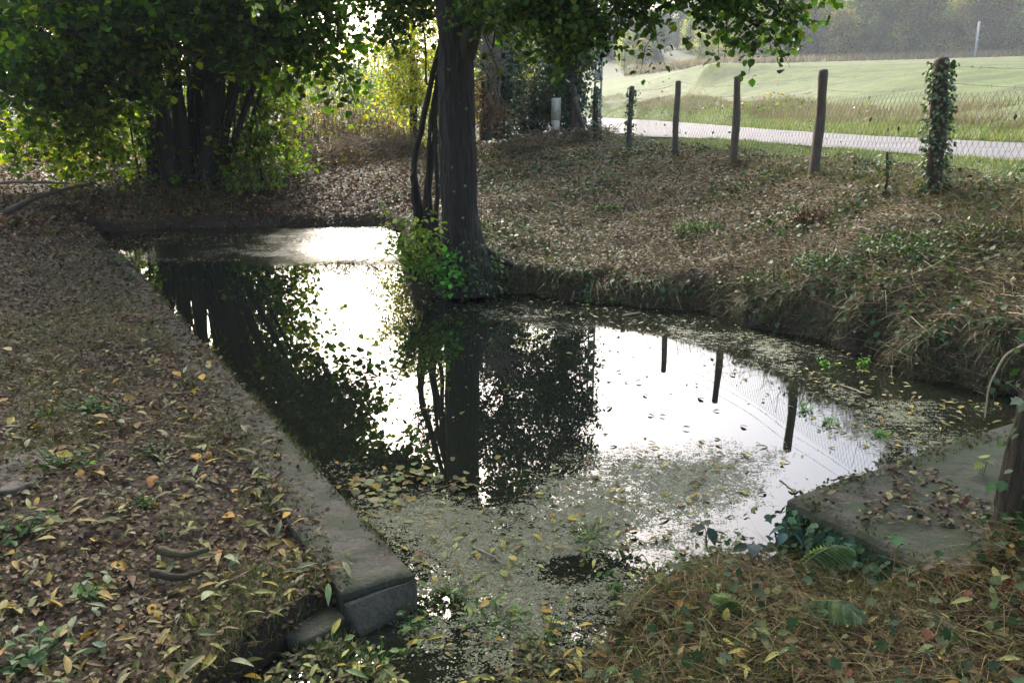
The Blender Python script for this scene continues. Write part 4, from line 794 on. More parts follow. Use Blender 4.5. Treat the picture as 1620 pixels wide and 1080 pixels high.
# wire netting and barbed wire
def wire_fence():
    foot = np.array(feet); line = np.vstack([[5.35, 3.6, 1.2], [4.85, 6.2, 1.2], foot[:, :3], ])
    seg = np.linalg.norm(np.diff(line[:, :2], axis=0), axis=1); cum = np.concatenate([[0], np.cumsum(seg)]); Ltot = cum[-1]
    X = lambda s: np.stack([np.interp(s, cum, line[:, 0]), np.interp(s, cum, line[:, 1]) ], -1)
    root = empty('wire_fence', (*foot[1][:2] + .0, foot[1][2]), 'rusty hexagonal wire netting and two barbed wires strung between the roadside posts', 'fence')
    cell = .075; H = 1.0; rows = int(H / (cell * .9)); g = Geo(); cols_ = int(Ltot / cell)
    # each strand zigzags up; neighbours touch to make the cells
    k = np.arange(cols_); r = np.arange(rows * 2 + 1)
    S = k[:, None] * cell + cell * .5 * .92 * np.where(((r[None] // 1) % 2) == (k[:, None] % 2) * 0, 0, 1) * np.where(k[:, None] % 2, 1, 1)
    A = []; Bp = []
    sx = k * cell
    def pt(s, h):
        xy = X(s); zz = np.interp(s, cum, line[:, 2]) + .02 + h + (fbm(s, s * 0 + h, .8, 2) - .5) * .05; j = (fbm(s, h + 0 * s, .5, 2) - .5) * .05
        return np.stack([xy[..., 0] + .07 + j, xy[..., 1], zz], -1)
    hs = np.arange(rows + 1) * cell * .9
    for sgn in (1, -1):
        for q in range(rows):
            off = (q % 2) * cell * .5
            a = pt(sx + off, np.full(cols_, hs[q])); b = pt(sx + off + sgn * cell * .5, np.full(cols_, hs[q] + cell * .9)); A.append(a); Bp.append(b)
    A = np.concatenate(A); Bp = np.concatenate(Bp); A += (Bp - A) * .0
    m = len(A); a, b = frames(Bp - A); th = np.array([0, 2.1, 4.2]); rad = .0016
    v = np.stack([A, Bp], 1)[:, :, None] + rad * (a[:, None, None] * np.cos(th)[None, None, :, None] + b[:, None, None] * np.sin(th)[None, None, :, None])
    q = np.array([[0, 1, 4, 3], [1, 2, 5, 4], [2, 0, 3, 5]]); g.add(v, (q[None] + (np.arange(m) * 6)[:, None, None]).reshape(-1, 4), lin('5c534a'))
    part(g, 'netting', M_WIRE, root)
    for hh in (1.04, 1.20):
        g = Geo(); s = np.linspace(0, Ltot, 260); sg = np.interp(s, cum, np.arange(len(cum))); sag = -.05 * np.sin((sg % 1) * math.pi); xy = X(s)
        P = np.column_stack([xy[:, 0] + .05, xy[:, 1], np.interp(s, cum, line[:, 2]) + hh + sag]); tube(g, P, .0022, 4, lin('544a42'), cap=False)
        k = rng.integers(0, 260, 150); A = P[k]; D = rng.standard_normal((150, 3)); D /= np.linalg.norm(D, axis=1)[:, None]; tubes(g, A - D * .018, A + D * .018, .0025, .0015, 3, lin('544a42'))
        part(g, 'barbed_wire', M_WIRE, root)
    # bits of dead vine caught in the netting
    g = Geo(); n = 260; s = rng.random(n) * Ltot; P = pt(s, np.abs(rng.normal(.3, .5, n))); batch(g, OVAL, P, rotm(rng.random(n) * 6.28, rng.normal(.6, .6, n), rng.normal(0, .6, n)), .05 * rng.uniform(.4, 1.3, n), pal(n, ('3c3428', '54503a', '5d6a3c', '7c7a50')))
    tag(part(g, 'dead_vine', M_LITTER, root), 'dead leaves caught in the netting')
wire_fence()
# near post on the right with wires
NB = at_z(1596, 838, .33); NT = at_y(1678, 470, NB[1] - .02)
pr = post('gate_post', 'thick gnarled ivy hung post leaning at the right edge beside the slab', NB, NT, .077, bark_mat('dark_gnarled_wood', '2a2219', '544838', '454c2c', (30, 30, 2.5), 1.0, .4), sides=40, ivy=90, isz=.045, ispread=.02, ridge=.012)
for hz, a0 in ((.62, .5), (.80, .1)):
    g = Geo(); th = np.linspace(0, 2 * math.pi * 1.1, 26); c = NB + (NT - NB) * (hz / (NT[2] - NB[2])); tube(g, np.stack([c[0] + np.cos(th + a0) * .086, c[1] + np.sin(th + a0) * .076, c[2] + np.sin(th) * .02], 1), .0016, 4, lin('5c5a54'))
    tube(g, path([c + (-.1, -.03, 0), c + (-.14, -.06, .03), c + (-.16, -.03, .045)], 6), .0016, 4, lin('74726c'), cap=False)
    part(g, 'wire', M_WIRE, pr)
# arching bramble cane near the post
g = Geo(); yb = 3.9; tube(g, path([at_y(1630, 540, yb), at_y(1590, 560, yb), at_y(1564, 610, yb), at_y(1558, 660, yb)], 24), np.linspace(.006, .004, 24), 6, lin('a8977a'))
tag(g.build('bramble_cane', M_TINT), 'single tan cane arching down to the water left of the gnarled post', 'cane')
# ------------------------------------------------------------------ ground cover
def scatter(n, xr, yr, rpow=None):
    """n random points; more of them near the viewer when rpow is set"""
    x = rng.uniform(*xr, n); y = rng.uniform(*yr, n)
    return x, y
def polar(n, r0, r1, t0, t1, k=0.0):
    u = rng.random(n); r = (r0 ** (k + 1) + u * (r1 ** (k + 1) - r0 ** (k + 1))) ** (1 / (k + 1)) if k != -1 else r0 * (r1 / r0) ** u
    t = np.radians(rng.uniform(t0, t1, n)); return r * np.sin(t), r * np.cos(t)
def top_z(x, y):
    """ground, kerb or slab top, whichever carries a leaf there"""
    z = ground_z(x, y); u = (x - K0[0]) * KD[0] + (y - K0[1]) * KD[1]; v = (x - K0[0]) * KN[0] + (y - K0[1]) * KN[1]
    on = (u > 0) & (u < 9.9) & (v > 0) & (v < w_); z = np.where(on, np.maximum(z, .153), z)
    u2 = (x - SA[0]) * SD[0] + (y - SA[1]) * SD[1]; v2 = (x - SA[0]) * SN[0] + (y - SA[1]) * SN[1]
    on2 = (u2 > 0) & (u2 < 3.6) & (v2 > 0) & (v2 < .82); z = np.where(on2, np.maximum(z, .273), z)
    return z, on, on2, u, v
def left_ok(x, y, keep_kerb=.12):
    z, on, on2, u, v = top_z(x, y); d = sdf(x, y)
    bare = on & (rng.random(len(x)) > np.clip(.03 + (u - .3) * .42 + (v - .17) * 3.2, .03, .97))
    ok = (((x - K0[0]) * KN[0] + (y - K0[1]) * KN[1]) > .0) & ~bare & (d > 0)
    return ok, z
def lay(geo, tpl, x, y, z, size, cols, w=None, tilt=.25, lift=.012, var=.2, dk=.82):
    n = len(x); lift = lift * 1.0; P = np.stack([x, y, z + rng.random(n) * lift + .004], 1)
    batch(geo, tpl, P, rotm(rng.random(n) * 6.28, rng.normal(0, tilt, n), rng.normal(0, tilt, n)), size * rng.uniform(.5, 1.3, n), pal(n, cols, w, var) * dk)
BROWN = ('3c2b1d', '503725', '654930', '72593a', '41342a', '80704a')
def leaf_litter_left():
    g = Geo()
    # fine brown crumble, then small leaves, then large fresh ones
    x, y = polar(130000, 1.6, 15, -68, 2, .1); ok, z = left_ok(x, y, .05); ok &= rng.random(len(x)) < sstep(.32, .55, fbm(x + 11, y, .55, 3)) + .3 + sstep(3, 6, y); x, y, z = x[ok], y[ok], z[ok]
    lay(g, DIAM, x, y, z, np.clip(.018 + .0022 * np.hypot(x, y), 0, .05), BROWN + ('6c6a48',), tilt=.45, lift=.02)
    x, y = polar(26000, 1.6, 14, -68, 0, .1); ok, z = left_ok(x, y, .03); nn = fbm(x, y, .7); ok &= rng.random(len(x)) < sstep(.3, .65, nn) + .25; x, y, z = x[ok], y[ok], z[ok]
    lay(g, OVAL, x, y, z, .036 + 0 * x, BROWN + ('8a7a44', '74784c', '667440'), (2, 3, 3, 3, 2, 2, 1.2, 1.4, 1), tilt=.35, lift=.025)
    x, y = polar(3600, 1.6, 7, -60, 0, -.9); ok, z = left_ok(x, y, .02); x, y, z = x[ok], y[ok], z[ok]
    lay(g, BIGL, x, y, z, .085 + 0 * x, ('9a8c44', '8c864c', '7e885c', '9a9c7a', '727858', 'a88636', '5c442e'), (2.4, 2, 2, 1.6, 2, 1, 1.5), tilt=.32, lift=.03)
    x, y = polar(620, 1.6, 8, -60, 0, -.4); ok, z = left_ok(x, y, .02); x, y, z = x[ok], y[ok], z[ok]
    lay(g, BIGO, x, y, z, .075 + 0 * x, ('b8902e', 'c09630', '8e9660', 'a86c28', '7c4626', '9a9a78'), (3, 2, 2, 1, 1.2, 1), tilt=.3, lift=.03)
    tag(g.build('leaf_litter', M_LITTER), 'brown leaf litter with yellow willow leaves covering the left bank', 'leaf litter', kind='stuff')
leaf_litter_left()
def grass_patch(name, label, x, y, z, h, cols, M=M_GRASS, lean=.35, wd=.004, w=None, kind='stuff', cat='grass', tpl=BLADE):
    n = len(x); g = Geo(); P = np.stack([x, y, z], 1); L = h * rng.uniform(.45, 1.25, n); wd_ = np.broadcast_to(wd, (n,))
    batch(g, tpl, P, rotm(rng.random(n) * 6.28, -math.pi / 2 + np.abs(rng.normal(0, lean, n)) , rng.normal(0, .3, n)), np.stack([L, wd_, L], 1), pal(n, cols, w))
    return tag(g.build(name, M), label, cat, kind=kind)
def clumped(x, y, s, lo, hi, seed=0): return rng.random(len(x)) < sstep(lo, hi, fbm(x + seed, y, s, 3))
x, y = polar(150000, 1.6, 11, -62, 0, -.1); ok, z = left_ok(x, y, .0); u = (x - K0[0]) * KN[0] + (y - K0[1]) * KN[1]
ok &= clumped(x, y, .5, .43, .62, 5) & (u > .2)
grass_patch('short_grass', 'thin green grass tufts poking through the litter of the left bank', x[ok], y[ok], z[ok] - .01, .09, ('445a2a', '5e6f36', '6f703c', '3a4e26', '7c7448'), lean=.5, wd=.0035)
# ferny, leafy weeds on the left bank
def weed_plant(name, label, px, py, z, n, size, cols, spread, tpl=OVAL, h=.05, cat='weed', M=None, group=None):
    c = at_z(px, py, z); root_g = Geo(); x = c[0] + rng.normal(0, spread, n); y = c[1] + rng.normal(0, spread, n); zz = top_z(x, y)[0]
    zz = np.maximum(zz, 0); up = np.abs(rng.normal(0, h, n)); P = np.stack([x, y, zz + up + .01], 1)
    A = np.stack([c[0] + (x - c[0]) * .3, c[1] + (y - c[1]) * .3, zz], 1); tubes(root_g, A, P, .0022, .0012, 3, lin(cols[0]))
    batch(root_g, tpl, P, rotm(rng.random(n) * 6.28, rng.normal(.1, .35, n), rng.normal(0, .35, n)), size * rng.uniform(.6, 1.25, n), pal(n, cols)); return tag(root_g.build(name, M or M_LEAF), label, cat, group)
G1 = ('2f5029', '416836', '547c44', '2c4624')
for px, py, n, sz, lab in ((150, 655, 60, .05, 'leafy green weed on the left bank above the ferny plant'), (80, 665, 24, .04, 'small green weed left of the leafy one on the left bank'), (100, 750, 46, .045, 'bright ferny green plant growing beside the pale worn stone'), (45, 850, 40, .045, 'dark green weed low at the left edge between yellow leaves'),
                        (230, 800, 30, .03, 'small sprig of green leaves in the middle of the left bank'), (140, 935, 24, .05, 'pale grey green crumpled sprig in the near left mud'), (40, 1040, 50, .05, 'patch of green leaves in the bottom left corner'), (250, 720, 26, .035, 'green sprig left of the grass tuft near the kerb'), (180, 412, 40, .05, 'dark green weeds on the far end of the kerb by the water'), (205, 438, 30, .04, 'green weed hanging over the kerb just before its far end')):
    weed_plant('weed_plant', lab, px, py, .2, n, sz, G1 if py < 900 else ('4a6a40', '6a8058', '90a080'), .07 if n > 30 else .04, OVAL, .035)
# far bank litter and grass
x, y = polar(90000, 13.5, 25, -48, 14, .3); d = sdf(x, y); zc = ground_z(x, y); a_, b_ = road_x(y); ok = (d > .05) & (x < a_ - 2.2) & ((x < -1.2) | (y > 15)); g = Geo()
lay(g, OVAL, x[ok], y[ok], zc[ok], .075 + 0 * x[ok], BROWN + ('94603a', 'a07a50', '5c6a40', '70783c'), (2, 3, 3, 2, 2, 1.4, 2, 1, 1.4, 1), tilt=.5, lift=.05)
tag(g.build('far_bank_litter', M_LITTER), 'orange brown fallen leaves over the far bank under the hazel', 'leaf litter', kind='stuff')
x, y = polar(42000, 13.5, 26, -40, 12, .3); d = sdf(x, y); zc = ground_z(x, y); a_, b_ = road_x(y); ok = (d > .1) & (x < a_ - 1.8) & clumped(x, y, 2.2, .42, .62, 8) & (y > 15.5)
grass_patch('far_bank_grass', 'short green grass on the far bank in front of the brambles', x[ok], y[ok], zc[ok], .09, ('6a7a40', '8a9250', '5a6a38', '9a9468'), lean=.6, wd=.012)
# ---- the right bank: raked straw, dry stems, leaves and green sprouts
def right_region(x, y):
    d = sdf(x, y); a_, _ = road_x(y); fx = np.interp(y, [3.5, 8.4, 10.6, 12.6, 14.2, 17, 22], [5.3, 4.3, 3.95, 3.4, 2.85, 2.4, 2.2])
    return (d > -.02) & (x > -1.6) & (y > 4.6) & (x < fx + .6), fx, d
g = Geo(); x, y = polar(210000, 5.2, 21, -9, 42, .2); ok, fx, d = right_region(x, y); x, y = x[ok], y[ok]; z = ground_z(x, y)
lay(g, DIAM, x, y, z, np.clip(.016 + .002 * np.hypot(x, y), 0, .045), ('604e3a', '746148', '867658', '4a3a2a', '988a6c', '686642', '4c5a30'), (2, 3, 2, 2, 1, 2, 1.6), tilt=.4, lift=.05)
x, y = polar(5000, 5.2, 19, -9, 42, .2); ok, fx, d = right_region(x, y); x, y = x[ok], y[ok]; z = ground_z(x, y)
lay(g, OVAL, x, y, z, .038 + 0 * x, ('766a50', '948c70', 'a8a488', '54452f', '7a845c', 'b0a048', '4a5c34'), (3, 3, 2, 2, 2, .3, 1.6), tilt=.6, lift=.06)
tag(g.build('bank_litter', M_LITTER), 'crumbled brown litter over the right bank between alder and fence', 'leaf litter', kind='stuff')
def straw(name, label, x, y, z, L, cols, wd, w=None, lift=.03, tilt=.12):
    n = len(x); g = Geo(); P = np.stack([x, y, z + rng.random(n) ** 1.5 * lift + .004], 1)
    l = L * rng.uniform(.35, 1.3, n); wdd = np.broadcast_to(wd, (n,))
    tp = blade_t(4, .7)
    tv = tp[0].copy(); tv[:, 1] *= .7
    batch(g, (tv, tp[1], tp[2]), P, rotm(rng.random(n) * 6.28, -np.abs(rng.normal(.05, tilt, n)), rng.normal(0, 1.4, n)), np.stack([l, wdd, l * .6], 1), pal(n, cols, w))
    return tag(g.build(name, M_LITTER), label, 'straw', kind='stuff')
x, y = polar(200000, 5.2, 19, -9, 42, .2); ok, fx, d = right_region(x, y); x, y = x[ok], y[ok]
straw('bank_straw', 'loose tan straw and dead stems raked over the right bank', x, y, ground_z(x, y), .17, ('80704e', '9c8c66', '62523a', 'b0a482', '70693f', '565c34'), .004 + .0002 * np.hypot(x, y))
x, y = polar(60000, 1.6, 13, -68, 0, .1); ok, z = left_ok(x, y, .05); ok &= (rng.random(len(x)) < sstep(.35, .6, fbm(x + 70, y, .8, 3)) + .15) & ((y > 3.2) | (rng.random(len(x)) < .35)); x, y, z = x[ok], y[ok], z[ok]
straw('left_straw', 'dry cut grass mixed into the litter of the left bank', x, y, z, .09, ('5e4c34', '76603e', '463626', '6a5a3a', '52502e'), .0032 + .0003 * np.hypot(x, y), lift=.03)
x, y = polar(60000, 5.2, 19, -9, 42, .2); ok, fx, d = right_region(x, y); gm = np.maximum(sstep(.5, .65, fbm(x + 5, y, .8, 3)), sstep(1.6, .2, np.hypot(x - 3.4, (y - 7.0)))); ok &= rng.random(len(x)) < gm * .75 + .05; x, y = x[ok], y[ok]
g = Geo(); z = ground_z(x, y); lay(g, IVY, x, y, z, .05 + 0 * x, ('2c4626', '3c5a30', '506a40', '74825c', '2e4028'), tilt=.6, lift=.11)
tag(g.build('ground_ivy', M_IVY), 'green ivy and bramble leaves trailing over the right bank', 'ivy', kind='stuff')
x, y = polar(26000, 5.5, 18, -6, 42, .2); ok, fx, d = right_region(x, y); ok &= clumped(x, y, .9, .5, .68, 44); x, y = x[ok], y[ok]
grass_patch('bank_grass', 'short yellowish grass growing through the straw of the right bank', x, y, ground_z(x, y), .08, ('7a8048', '96905c', '5c6a38', 'a89a70'), lean=.65, wd=.006)
# fringe hanging over the brink
def fringe():
    g = Geo(); gi = Geo(); pts = POND[6:24]; seg = np.diff(pts, axis=0); Ls = np.linalg.norm(seg, axis=1); n = 9000
    k = rng.choice(len(seg), n, p=Ls / Ls.sum()); t = rng.random(n)[:, None]; p = pts[k] + seg[k] * t; nr = np.stack([-seg[k, 1], seg[k, 0]], 1) / Ls[k][:, None]
    off = rng.uniform(.02, .32, n); q = p + nr * off[:, None]; s0 = sdf(q[:, 0], q[:, 1]); q2 = p - nr * off[:, None]; q = np.where((s0 > 0)[:, None], q, q2)
    z = ground_z(q[:, 0], q[:, 1]); keep = (z > .02); q, z, k = q[keep], z[keep], k[keep]; n = len(q); nr = nr[keep]; sg = np.where((s0 > 0)[keep], -1, 1)
    yaw = np.arctan2(nr[:, 1] * sg, nr[:, 0] * sg) + rng.normal(0, .8, n); L = rng.uniform(.08, .32, n)
    tp = blade_t(4, 1.6); m = int(n * .75); batch(g, tp, np.stack([q[:m, 0], q[:m, 1], z[:m]], 1), rotm(yaw[:m], rng.normal(.1, .5, m), rng.normal(0, .3, m)), np.stack([L[:m], np.full(m, .006), L[:m]], 1), pal(m, ('54492f', '74684a', '3a3626', '46562c', '625a40')))
    tag(g.build('hanging_grass', M_GRASS), 'dead and green grass hanging over the brink of the right bank', 'grass', kind='stuff')
    r = slice(m, n); batch(gi, IVY, np.stack([q[r, 0], q[r, 1], z[r] + .02], 1), rotm(yaw[r], rng.normal(.7, .4, n - m), rng.normal(0, .4, n - m)), .055 * rng.uniform(.6, 1.2, n - m), pal(n - m, ('2f4a2a', '41603a', '5a7550')))
    tag(gi.build('hanging_ivy', M_IVY), 'dark ivy leaves hanging down the cut face of the right bank', 'ivy', kind='stuff')
fringe()
# long stems across the mounded bank at the right, and the verge
x, y = polar(3000, 5.2, 9, 15, 40, .5); ok, fx, d = right_region(x, y); x, y = x[ok], y[ok]
straw('bramble_stems', 'long dead bramble stems sprawled over the mound at the right of the pond', x, y, ground_z(x, y) + .03, .5, ('6a5a44', '8a7a5c', '5a6040', '9a8a6c'), .007, lift=.10, tilt=.2)
# tufts at the fence foot, verge grass, dry grasses beyond the road, crop
def strip(n, y0, y1, lo, hi, side='near'):
    y = rng.uniform(y0, y1, n) if y1 < 30 else y0 * (y1 / y0) ** rng.random(n); a, b = road_x(y); k = rng.random(n)
    x = (a if side == 'near' else b) + lo + (hi - lo) * k; return x, y
x, y = strip(60000, 4, 20, -1.5, .05); fx = np.interp(y, [3.5, 8.4, 10.6, 12.6, 14.2, 17, 22], [5.3, 4.3, 3.95, 3.4, 2.85, 2.4, 2.2]); ok = x > fx - .25; x, y = x[ok], y[ok]
grass_patch('verge_grass', 'bright green grass on the verge between the fence and the road', x, y, ground_z(x, y) - .01, .085, ('5c7438', '728a44', '4c6432', '8a8460', '828c4c'), lean=.45, wd=.007)
x, y = polar(22000, 6, 18, 5, 42, .3); fx = np.interp(y, [3.5, 8.4, 10.6, 12.6, 14.2, 17, 22], [5.3, 4.3, 3.95, 3.4, 2.85, 2.4, 2.2]); ok = (np.abs(x - fx) < .28) & clumped(x, y, .6, .35, .58, 71); x, y = x[ok], y[ok]
grass_patch('fence_foot_weeds', 'dry brown weeds and grass along the foot of the fence', x, y, ground_z(x, y) - .01, .24, ('8a7450', 'a8926a', '6a5a3c', '6f7a44'), lean=.35, wd=.006)
x, y = strip(50000, 6, 90, .0, 1.7, 'far'); 
grass_patch('far_verge_grass', 'green grass along the far side of the road', x, y, ground_z(x, y) - .02, .22, ('66804a', '7c9254', '54703c', '8a8e60', '988e4c'), lean=.4, wd=.02)
x, y = strip(120000, 6, 90, 1.2, 3.7, 'far'); ok = clumped(x, y, 1.6, .25, .5, 3); x, y = x[ok], y[ok]
grass_patch('tall_dry_grass', 'tall pale brown dry grass on the bank between road and field', x, y, ground_z(x, y) - .02, .45, ('7c705a', '92866e', '665c48', '666a44', '82825c'), lean=.55, wd=.009)
x, y = strip(2600, 6, 60, 1.2, 3.0, 'far'); ok = clumped(x, y, 2.6, .45, .6, 29); x, y = x[ok], y[ok]; g = Geo()
lay(g, OVAL, x, y, ground_z(x, y) + rng.random(len(x)) * .45, .16 + 0 * x, ('4c6a48', '5d7a50', '6f8450', '6b5040'), tilt=.7, lift=.1)
tag(g.build('bank_weeds', M_LEAF), 'low green and brown weeds among the dry grass beyond the road', 'weeds', kind='stuff')
s = rng.uniform(.13, .8, 26000); Yf = rng.normal(138, 2.2, 26000); ok = rng.random(26000) < np.interp(s, [.13, .2, .35, .4, .8], [.5, 1, 1, .9, .6]); x, y = (s * Yf)[ok], Yf[ok]
grass_patch('field_edge_grass', 'reddish and straw coloured rough grass along the top edge of the field', x, y, ground_z(x, y), 1.3, ('7c7050', '6c5a44', '948a6c', '5c5a3c'), lean=.45, wd=.14)
# ---- foreground right: hay, leaves, ferns, ivy
def fg_right(n, k=.2, r1=4.6):
    x, y = polar(n, 1.7, r1, 2, 52, k); z, on, on2, u, v = top_z(x, y); d = sdf(x, y)
    ok = (d > -.03) & ~((x > SA[0]) & on2) & ((y < SA[1] + .1) | (d > 0)) & (y < 4.4) & (z > .02); return x[ok], y[ok], z[ok]
x, y, z = fg_right(24000); straw('foreground_hay', 'tangled golden hay and dry grass stems in the near right corner', x, y, z, .22, ('8a7850', 'a4946a', '665638', '463a28', '5c6030', '947e52'), .0036, lift=.07, tilt=.16)
g = Geo(); x, y, z = fg_right(34000); lay(g, DIAM, x, y, z, .024 + 0 * x, BROWN, tilt=.5, lift=.02)
x, y, z = fg_right(1900); lay(g, BIGO, x, y, z, .05 + 0 * x, ('6a5030', 'a07c2c', '743f26', '86805a', '5c683a', '4c3426'), tilt=.4, lift=.06)
x, y, z = fg_right(700); lay(g, BIGL, x, y, z, .07 + 0 * x, ('a8a060', '8a9a60', 'b8a850'), tilt=.4, lift=.07)
tag(g.build('near_litter', M_LITTER), 'brown and yellow fallen leaves mixed in the hay at lower right', 'leaf litter', kind='stuff')
x, y, z = fg_right(26000); ok = clumped(x, y, .5, .36, .56, 12) | (x < .9); x, y, z = x[ok], y[ok], z[ok]
grass_patch('near_grass', 'green grass blades rising through the hay at the bottom of the photo', x, y, z - .01, .10, ('4c622e', '6c783c', '3c5428', '80804a'), lean=.5, wd=.004)
g = Geo(); x, y, z = fg_right(14000, .2); ok = rng.random(len(x)) < sstep(1.3, 2.3, x + (fbm(x, y, .4, 2) - .5)) * .85 + .10; x, y, z = x[ok], y[ok], z[ok]
lay(g, IVY, x, y, z, .04 + 0 * x, ('22381e', '2e4824', '3e582e', '566a40', '2a4a1e'), tilt=.5, lift=.12)
n = 700; t = rng.random(n); q = SA + SN * (t * .8)[:, None]; q -= SD * np.abs(rng.normal(.03, .05, n))[:, None]; zz = .24 - rng.random(n) * .24
batch(g, IVY, np.stack([q[:, 0], q[:, 1], zz], 1), rotm(np.arctan2(-SD[1], -SD[0]) + rng.normal(0, .7, n), rng.normal(.9, .35, n), rng.normal(0, .4, n)), .045 * rng.uniform(.6, 1.3, n), pal(n, ('24402a', '345038', '486848')))
tag(g.build('near_ivy', M_IVY), 'dark green ivy trailing over the slab face and around the gnarled post', 'ivy', kind='stuff')
# litter on the slab
g = Geo(); n = 3200; t = rng.random(n) * 3.5; q = SA + SD * t[:, None] + SN * (rng.random(n) * .8)[:, None]; d1 = fbm(q[:, 0], q[:, 1], .3, 3); ok = d1 > .47; q = q[ok]
lay(g, OVAL, q[:, 0], q[:, 1], .272 + 0 * q[:, 0], .04 + 0 * q[:, 0], BROWN + ('a8a068', '4c3a2c'), tilt=.35, lift=.015)
n = 18000; t = rng.random(n) * 3.5; v_ = rng.random(n) * .81; q = SA + SD * t[:, None] + SN * v_[:, None]; ok = rng.random(n) < np.maximum(sstep(.17, .02, v_) * sstep(.42, .6, fbm(t, v_, .3, 2)), sstep(.12, .02, t) * .4); q = q[ok]
gm_ = Geo(); lay(gm_, DIAM, q[:, 0], q[:, 1], .268 + 0 * q[:, 0], .016 + 0 * q[:, 0], ('4c5a2a', '66703a', '3f4a26', '6a5c3a'), tilt=.8, lift=.022)
tag(g.build('slab_litter', M_LITTER), 'dead leaves and bark bits lying on the slab', 'leaf litter', kind='stuff')
tag(gm_.build('slab_moss', M_GRASS), 'green brown moss cushions along the pond edge of the slab', 'moss', kind='stuff')
n = 16000; u = rng.random(n) ** 1.2 * 9.8; v = rng.random(n) * w_; q = K0 + KD * u[:, None] + KN * v[:, None]
ok = rng.random(n) < np.maximum(sstep(.07, .0, v) * sstep(.4, .58, fbm(u * 1.2, v, .4, 3)) * .9, sstep(w_ - .10, w_, v) * .5) * sstep(0, .5, u + .2); q = q[ok]; gk = Geo()
lay(gk, DIAM, q[:, 0], q[:, 1], .147 + 0 * q[:, 0], .013 + 0 * q[:, 0], ('3c4a22', '4c5a2a', '343d20', '5c5434', '4a3a28'), tilt=.8, lift=.014)
tag(gk.build('kerb_moss', M_GRASS), 'moss and grit along both edges of the left kerb', 'moss', kind='stuff')
n = 2600; u = rng.random(n) * 9.5; q = K0 + KD * u[:, None] - KN * rng.uniform(-.02, .012, n)[:, None]; ok = fbm(u, u * 0, .5, 3) > .5; q = q[ok]
grass_patch('kerb_edge_weeds', 'little weeds rooted along the waterside edge of the kerb', q[:, 0], q[:, 1], .13 + 0 * q[:, 0], .06, ('3a5226', '52682e', '6a6a3c', '5c5034'), lean=.8, wd=.006)
# plants and drowned litter choking the outflow along the bottom of the photo
x = rng.uniform(-1.9, 1.2, 110000); y = rng.uniform(1.7, 3.15, 110000); lim = np.interp(x, [-1.9, -1.1, -.75, -.3, .2, .6, 1.2], [2.62, 2.7, 2.72, 2.6, 2.75, 2.95, 3.1]); d = sdf(x, y)
ok = (d < .03) & (y < lim + (fbm(x, y, .25, 3) - .5) * .7); xa, ya = x[ok], y[ok]; k1 = len(xa)
g = Geo(); sl = slice(0, k1 // 3); lay(g, OVAL, xa[sl][:2600], ya[sl][:2600], 0 * xa[sl][:2600] + .004, .035 + 0 * xa[sl][:2600], ('55633a', '66663c', '45542e', '4c3a28', '7a7440', '382c22'), tilt=.3, lift=.04)
lay(g, BIGL, xa[-120:], ya[-120:], 0 * xa[-120:] + .02, .08 + 0 * xa[-120:], ('b0a850', '9aa05c', 'c0a040', '7a8a58'), tilt=.3, lift=.04)
tag(g.build('outflow_leaves', M_LITTER), 'soaked leaves filling the outflow channel along the bottom', 'leaf litter', kind='stuff')
m_ = clumped(xa, ya, .3, .42, .6, 6); grass_patch('outflow_grass', 'green water grass standing in the outflow channel at the bottom', xa[m_][:20000], ya[m_][:20000], 0 * xa[m_][:20000], .085, ('3f5a2c', '5a7038', '344a26', '6f7844', '6a6440'), lean=.6, wd=.0045)
# fern-like fronds and bigger leaves by the slab
def frond(name, label, px, py, z, yaw, L, cols, cat='fern'):
    c = at_z(px, py, z); g = Geo(); n = 18; t = np.linspace(.08, 1, n); dx, dy = math.cos(yaw), math.sin(yaw)
    P = np.stack([c[0] + dx * L * t, c[1] + dy * L * t, np.maximum(c[2], .02) + .06 * np.sin(t * 2.6) + .02], 1); tube(g, P, .002, 4, lin('8a8a5c'))
    for s in (-1, 1): batch(g, BIGL, P, rotm(yaw + s * (1.15 - .5 * t), .2 + 0 * t, s * .2 + 0 * t), L * .42 * np.sin(np.pi * (t * .85 + .12)), pal(n, cols))
    tag(g.build(name, M_LEAF), label, cat)
frond('fern_frond', 'limp grey green fern frond lying in front of the slab face', 1262, 905, .27, .35, .26, ('5a7058', '74886c', '4a6048'))
frond('fern_frond', 'second fern frond folded below the slab, nearer the hay', 1275, 960, .28, -.9, .22, ('5f7450', '7a8a64', '4a6048'))
frond('fern_frond', 'pale fern frond lying in the hay under the slab corner', 1200, 1000, .26, 2.3, .2, ('7a8a60', '8a9a70', '5a7048'))
def big_leaves(name, label, px, py, z, n, size, cols, spread, cat='plant', tpl=BIGO):
    c = at_z(px, py, z); g = Geo(); a = rng.random() * 6 + np.arange(n) * 6.283 / n; P = np.stack([c[0] + np.cos(a) * spread, c[1] + np.sin(a) * spread, c[2] + .04 + rng.random(n) * .03], 1)
    batch(g, tpl, P, rotm(a + rng.normal(0, .2, n), rng.normal(.25, .2, n), rng.normal(0, .3, n)), size * rng.uniform(.8, 1.15, n), pal(n, cols, var=.08)); tubes(g, np.repeat(c[None], n, 0) - (0, 0, .06), P, .0025, .0015, 4, lin('6a6a48')); tag(g.build(name, M_IVY), label, cat)
BL = ('2e443a', '384e42', '22362c')
big_leaves('bramble_sprig', 'blue green bramble sprig of broad leaves over the duckweed in the near centre', 1120, 852, .12, 4, .085, BL, .015)
big_leaves('bramble_sprig', 'second blue green bramble sprig, lying on the hay just left of the slab', 1190, 878, .16, 4, .09, BL, .015)
big_leaves('bramble_sprig', 'dark blue green leaves standing against the slab corner', 1243, 855, .2, 4, .085, ('2f504e', '3f6460'), .012)
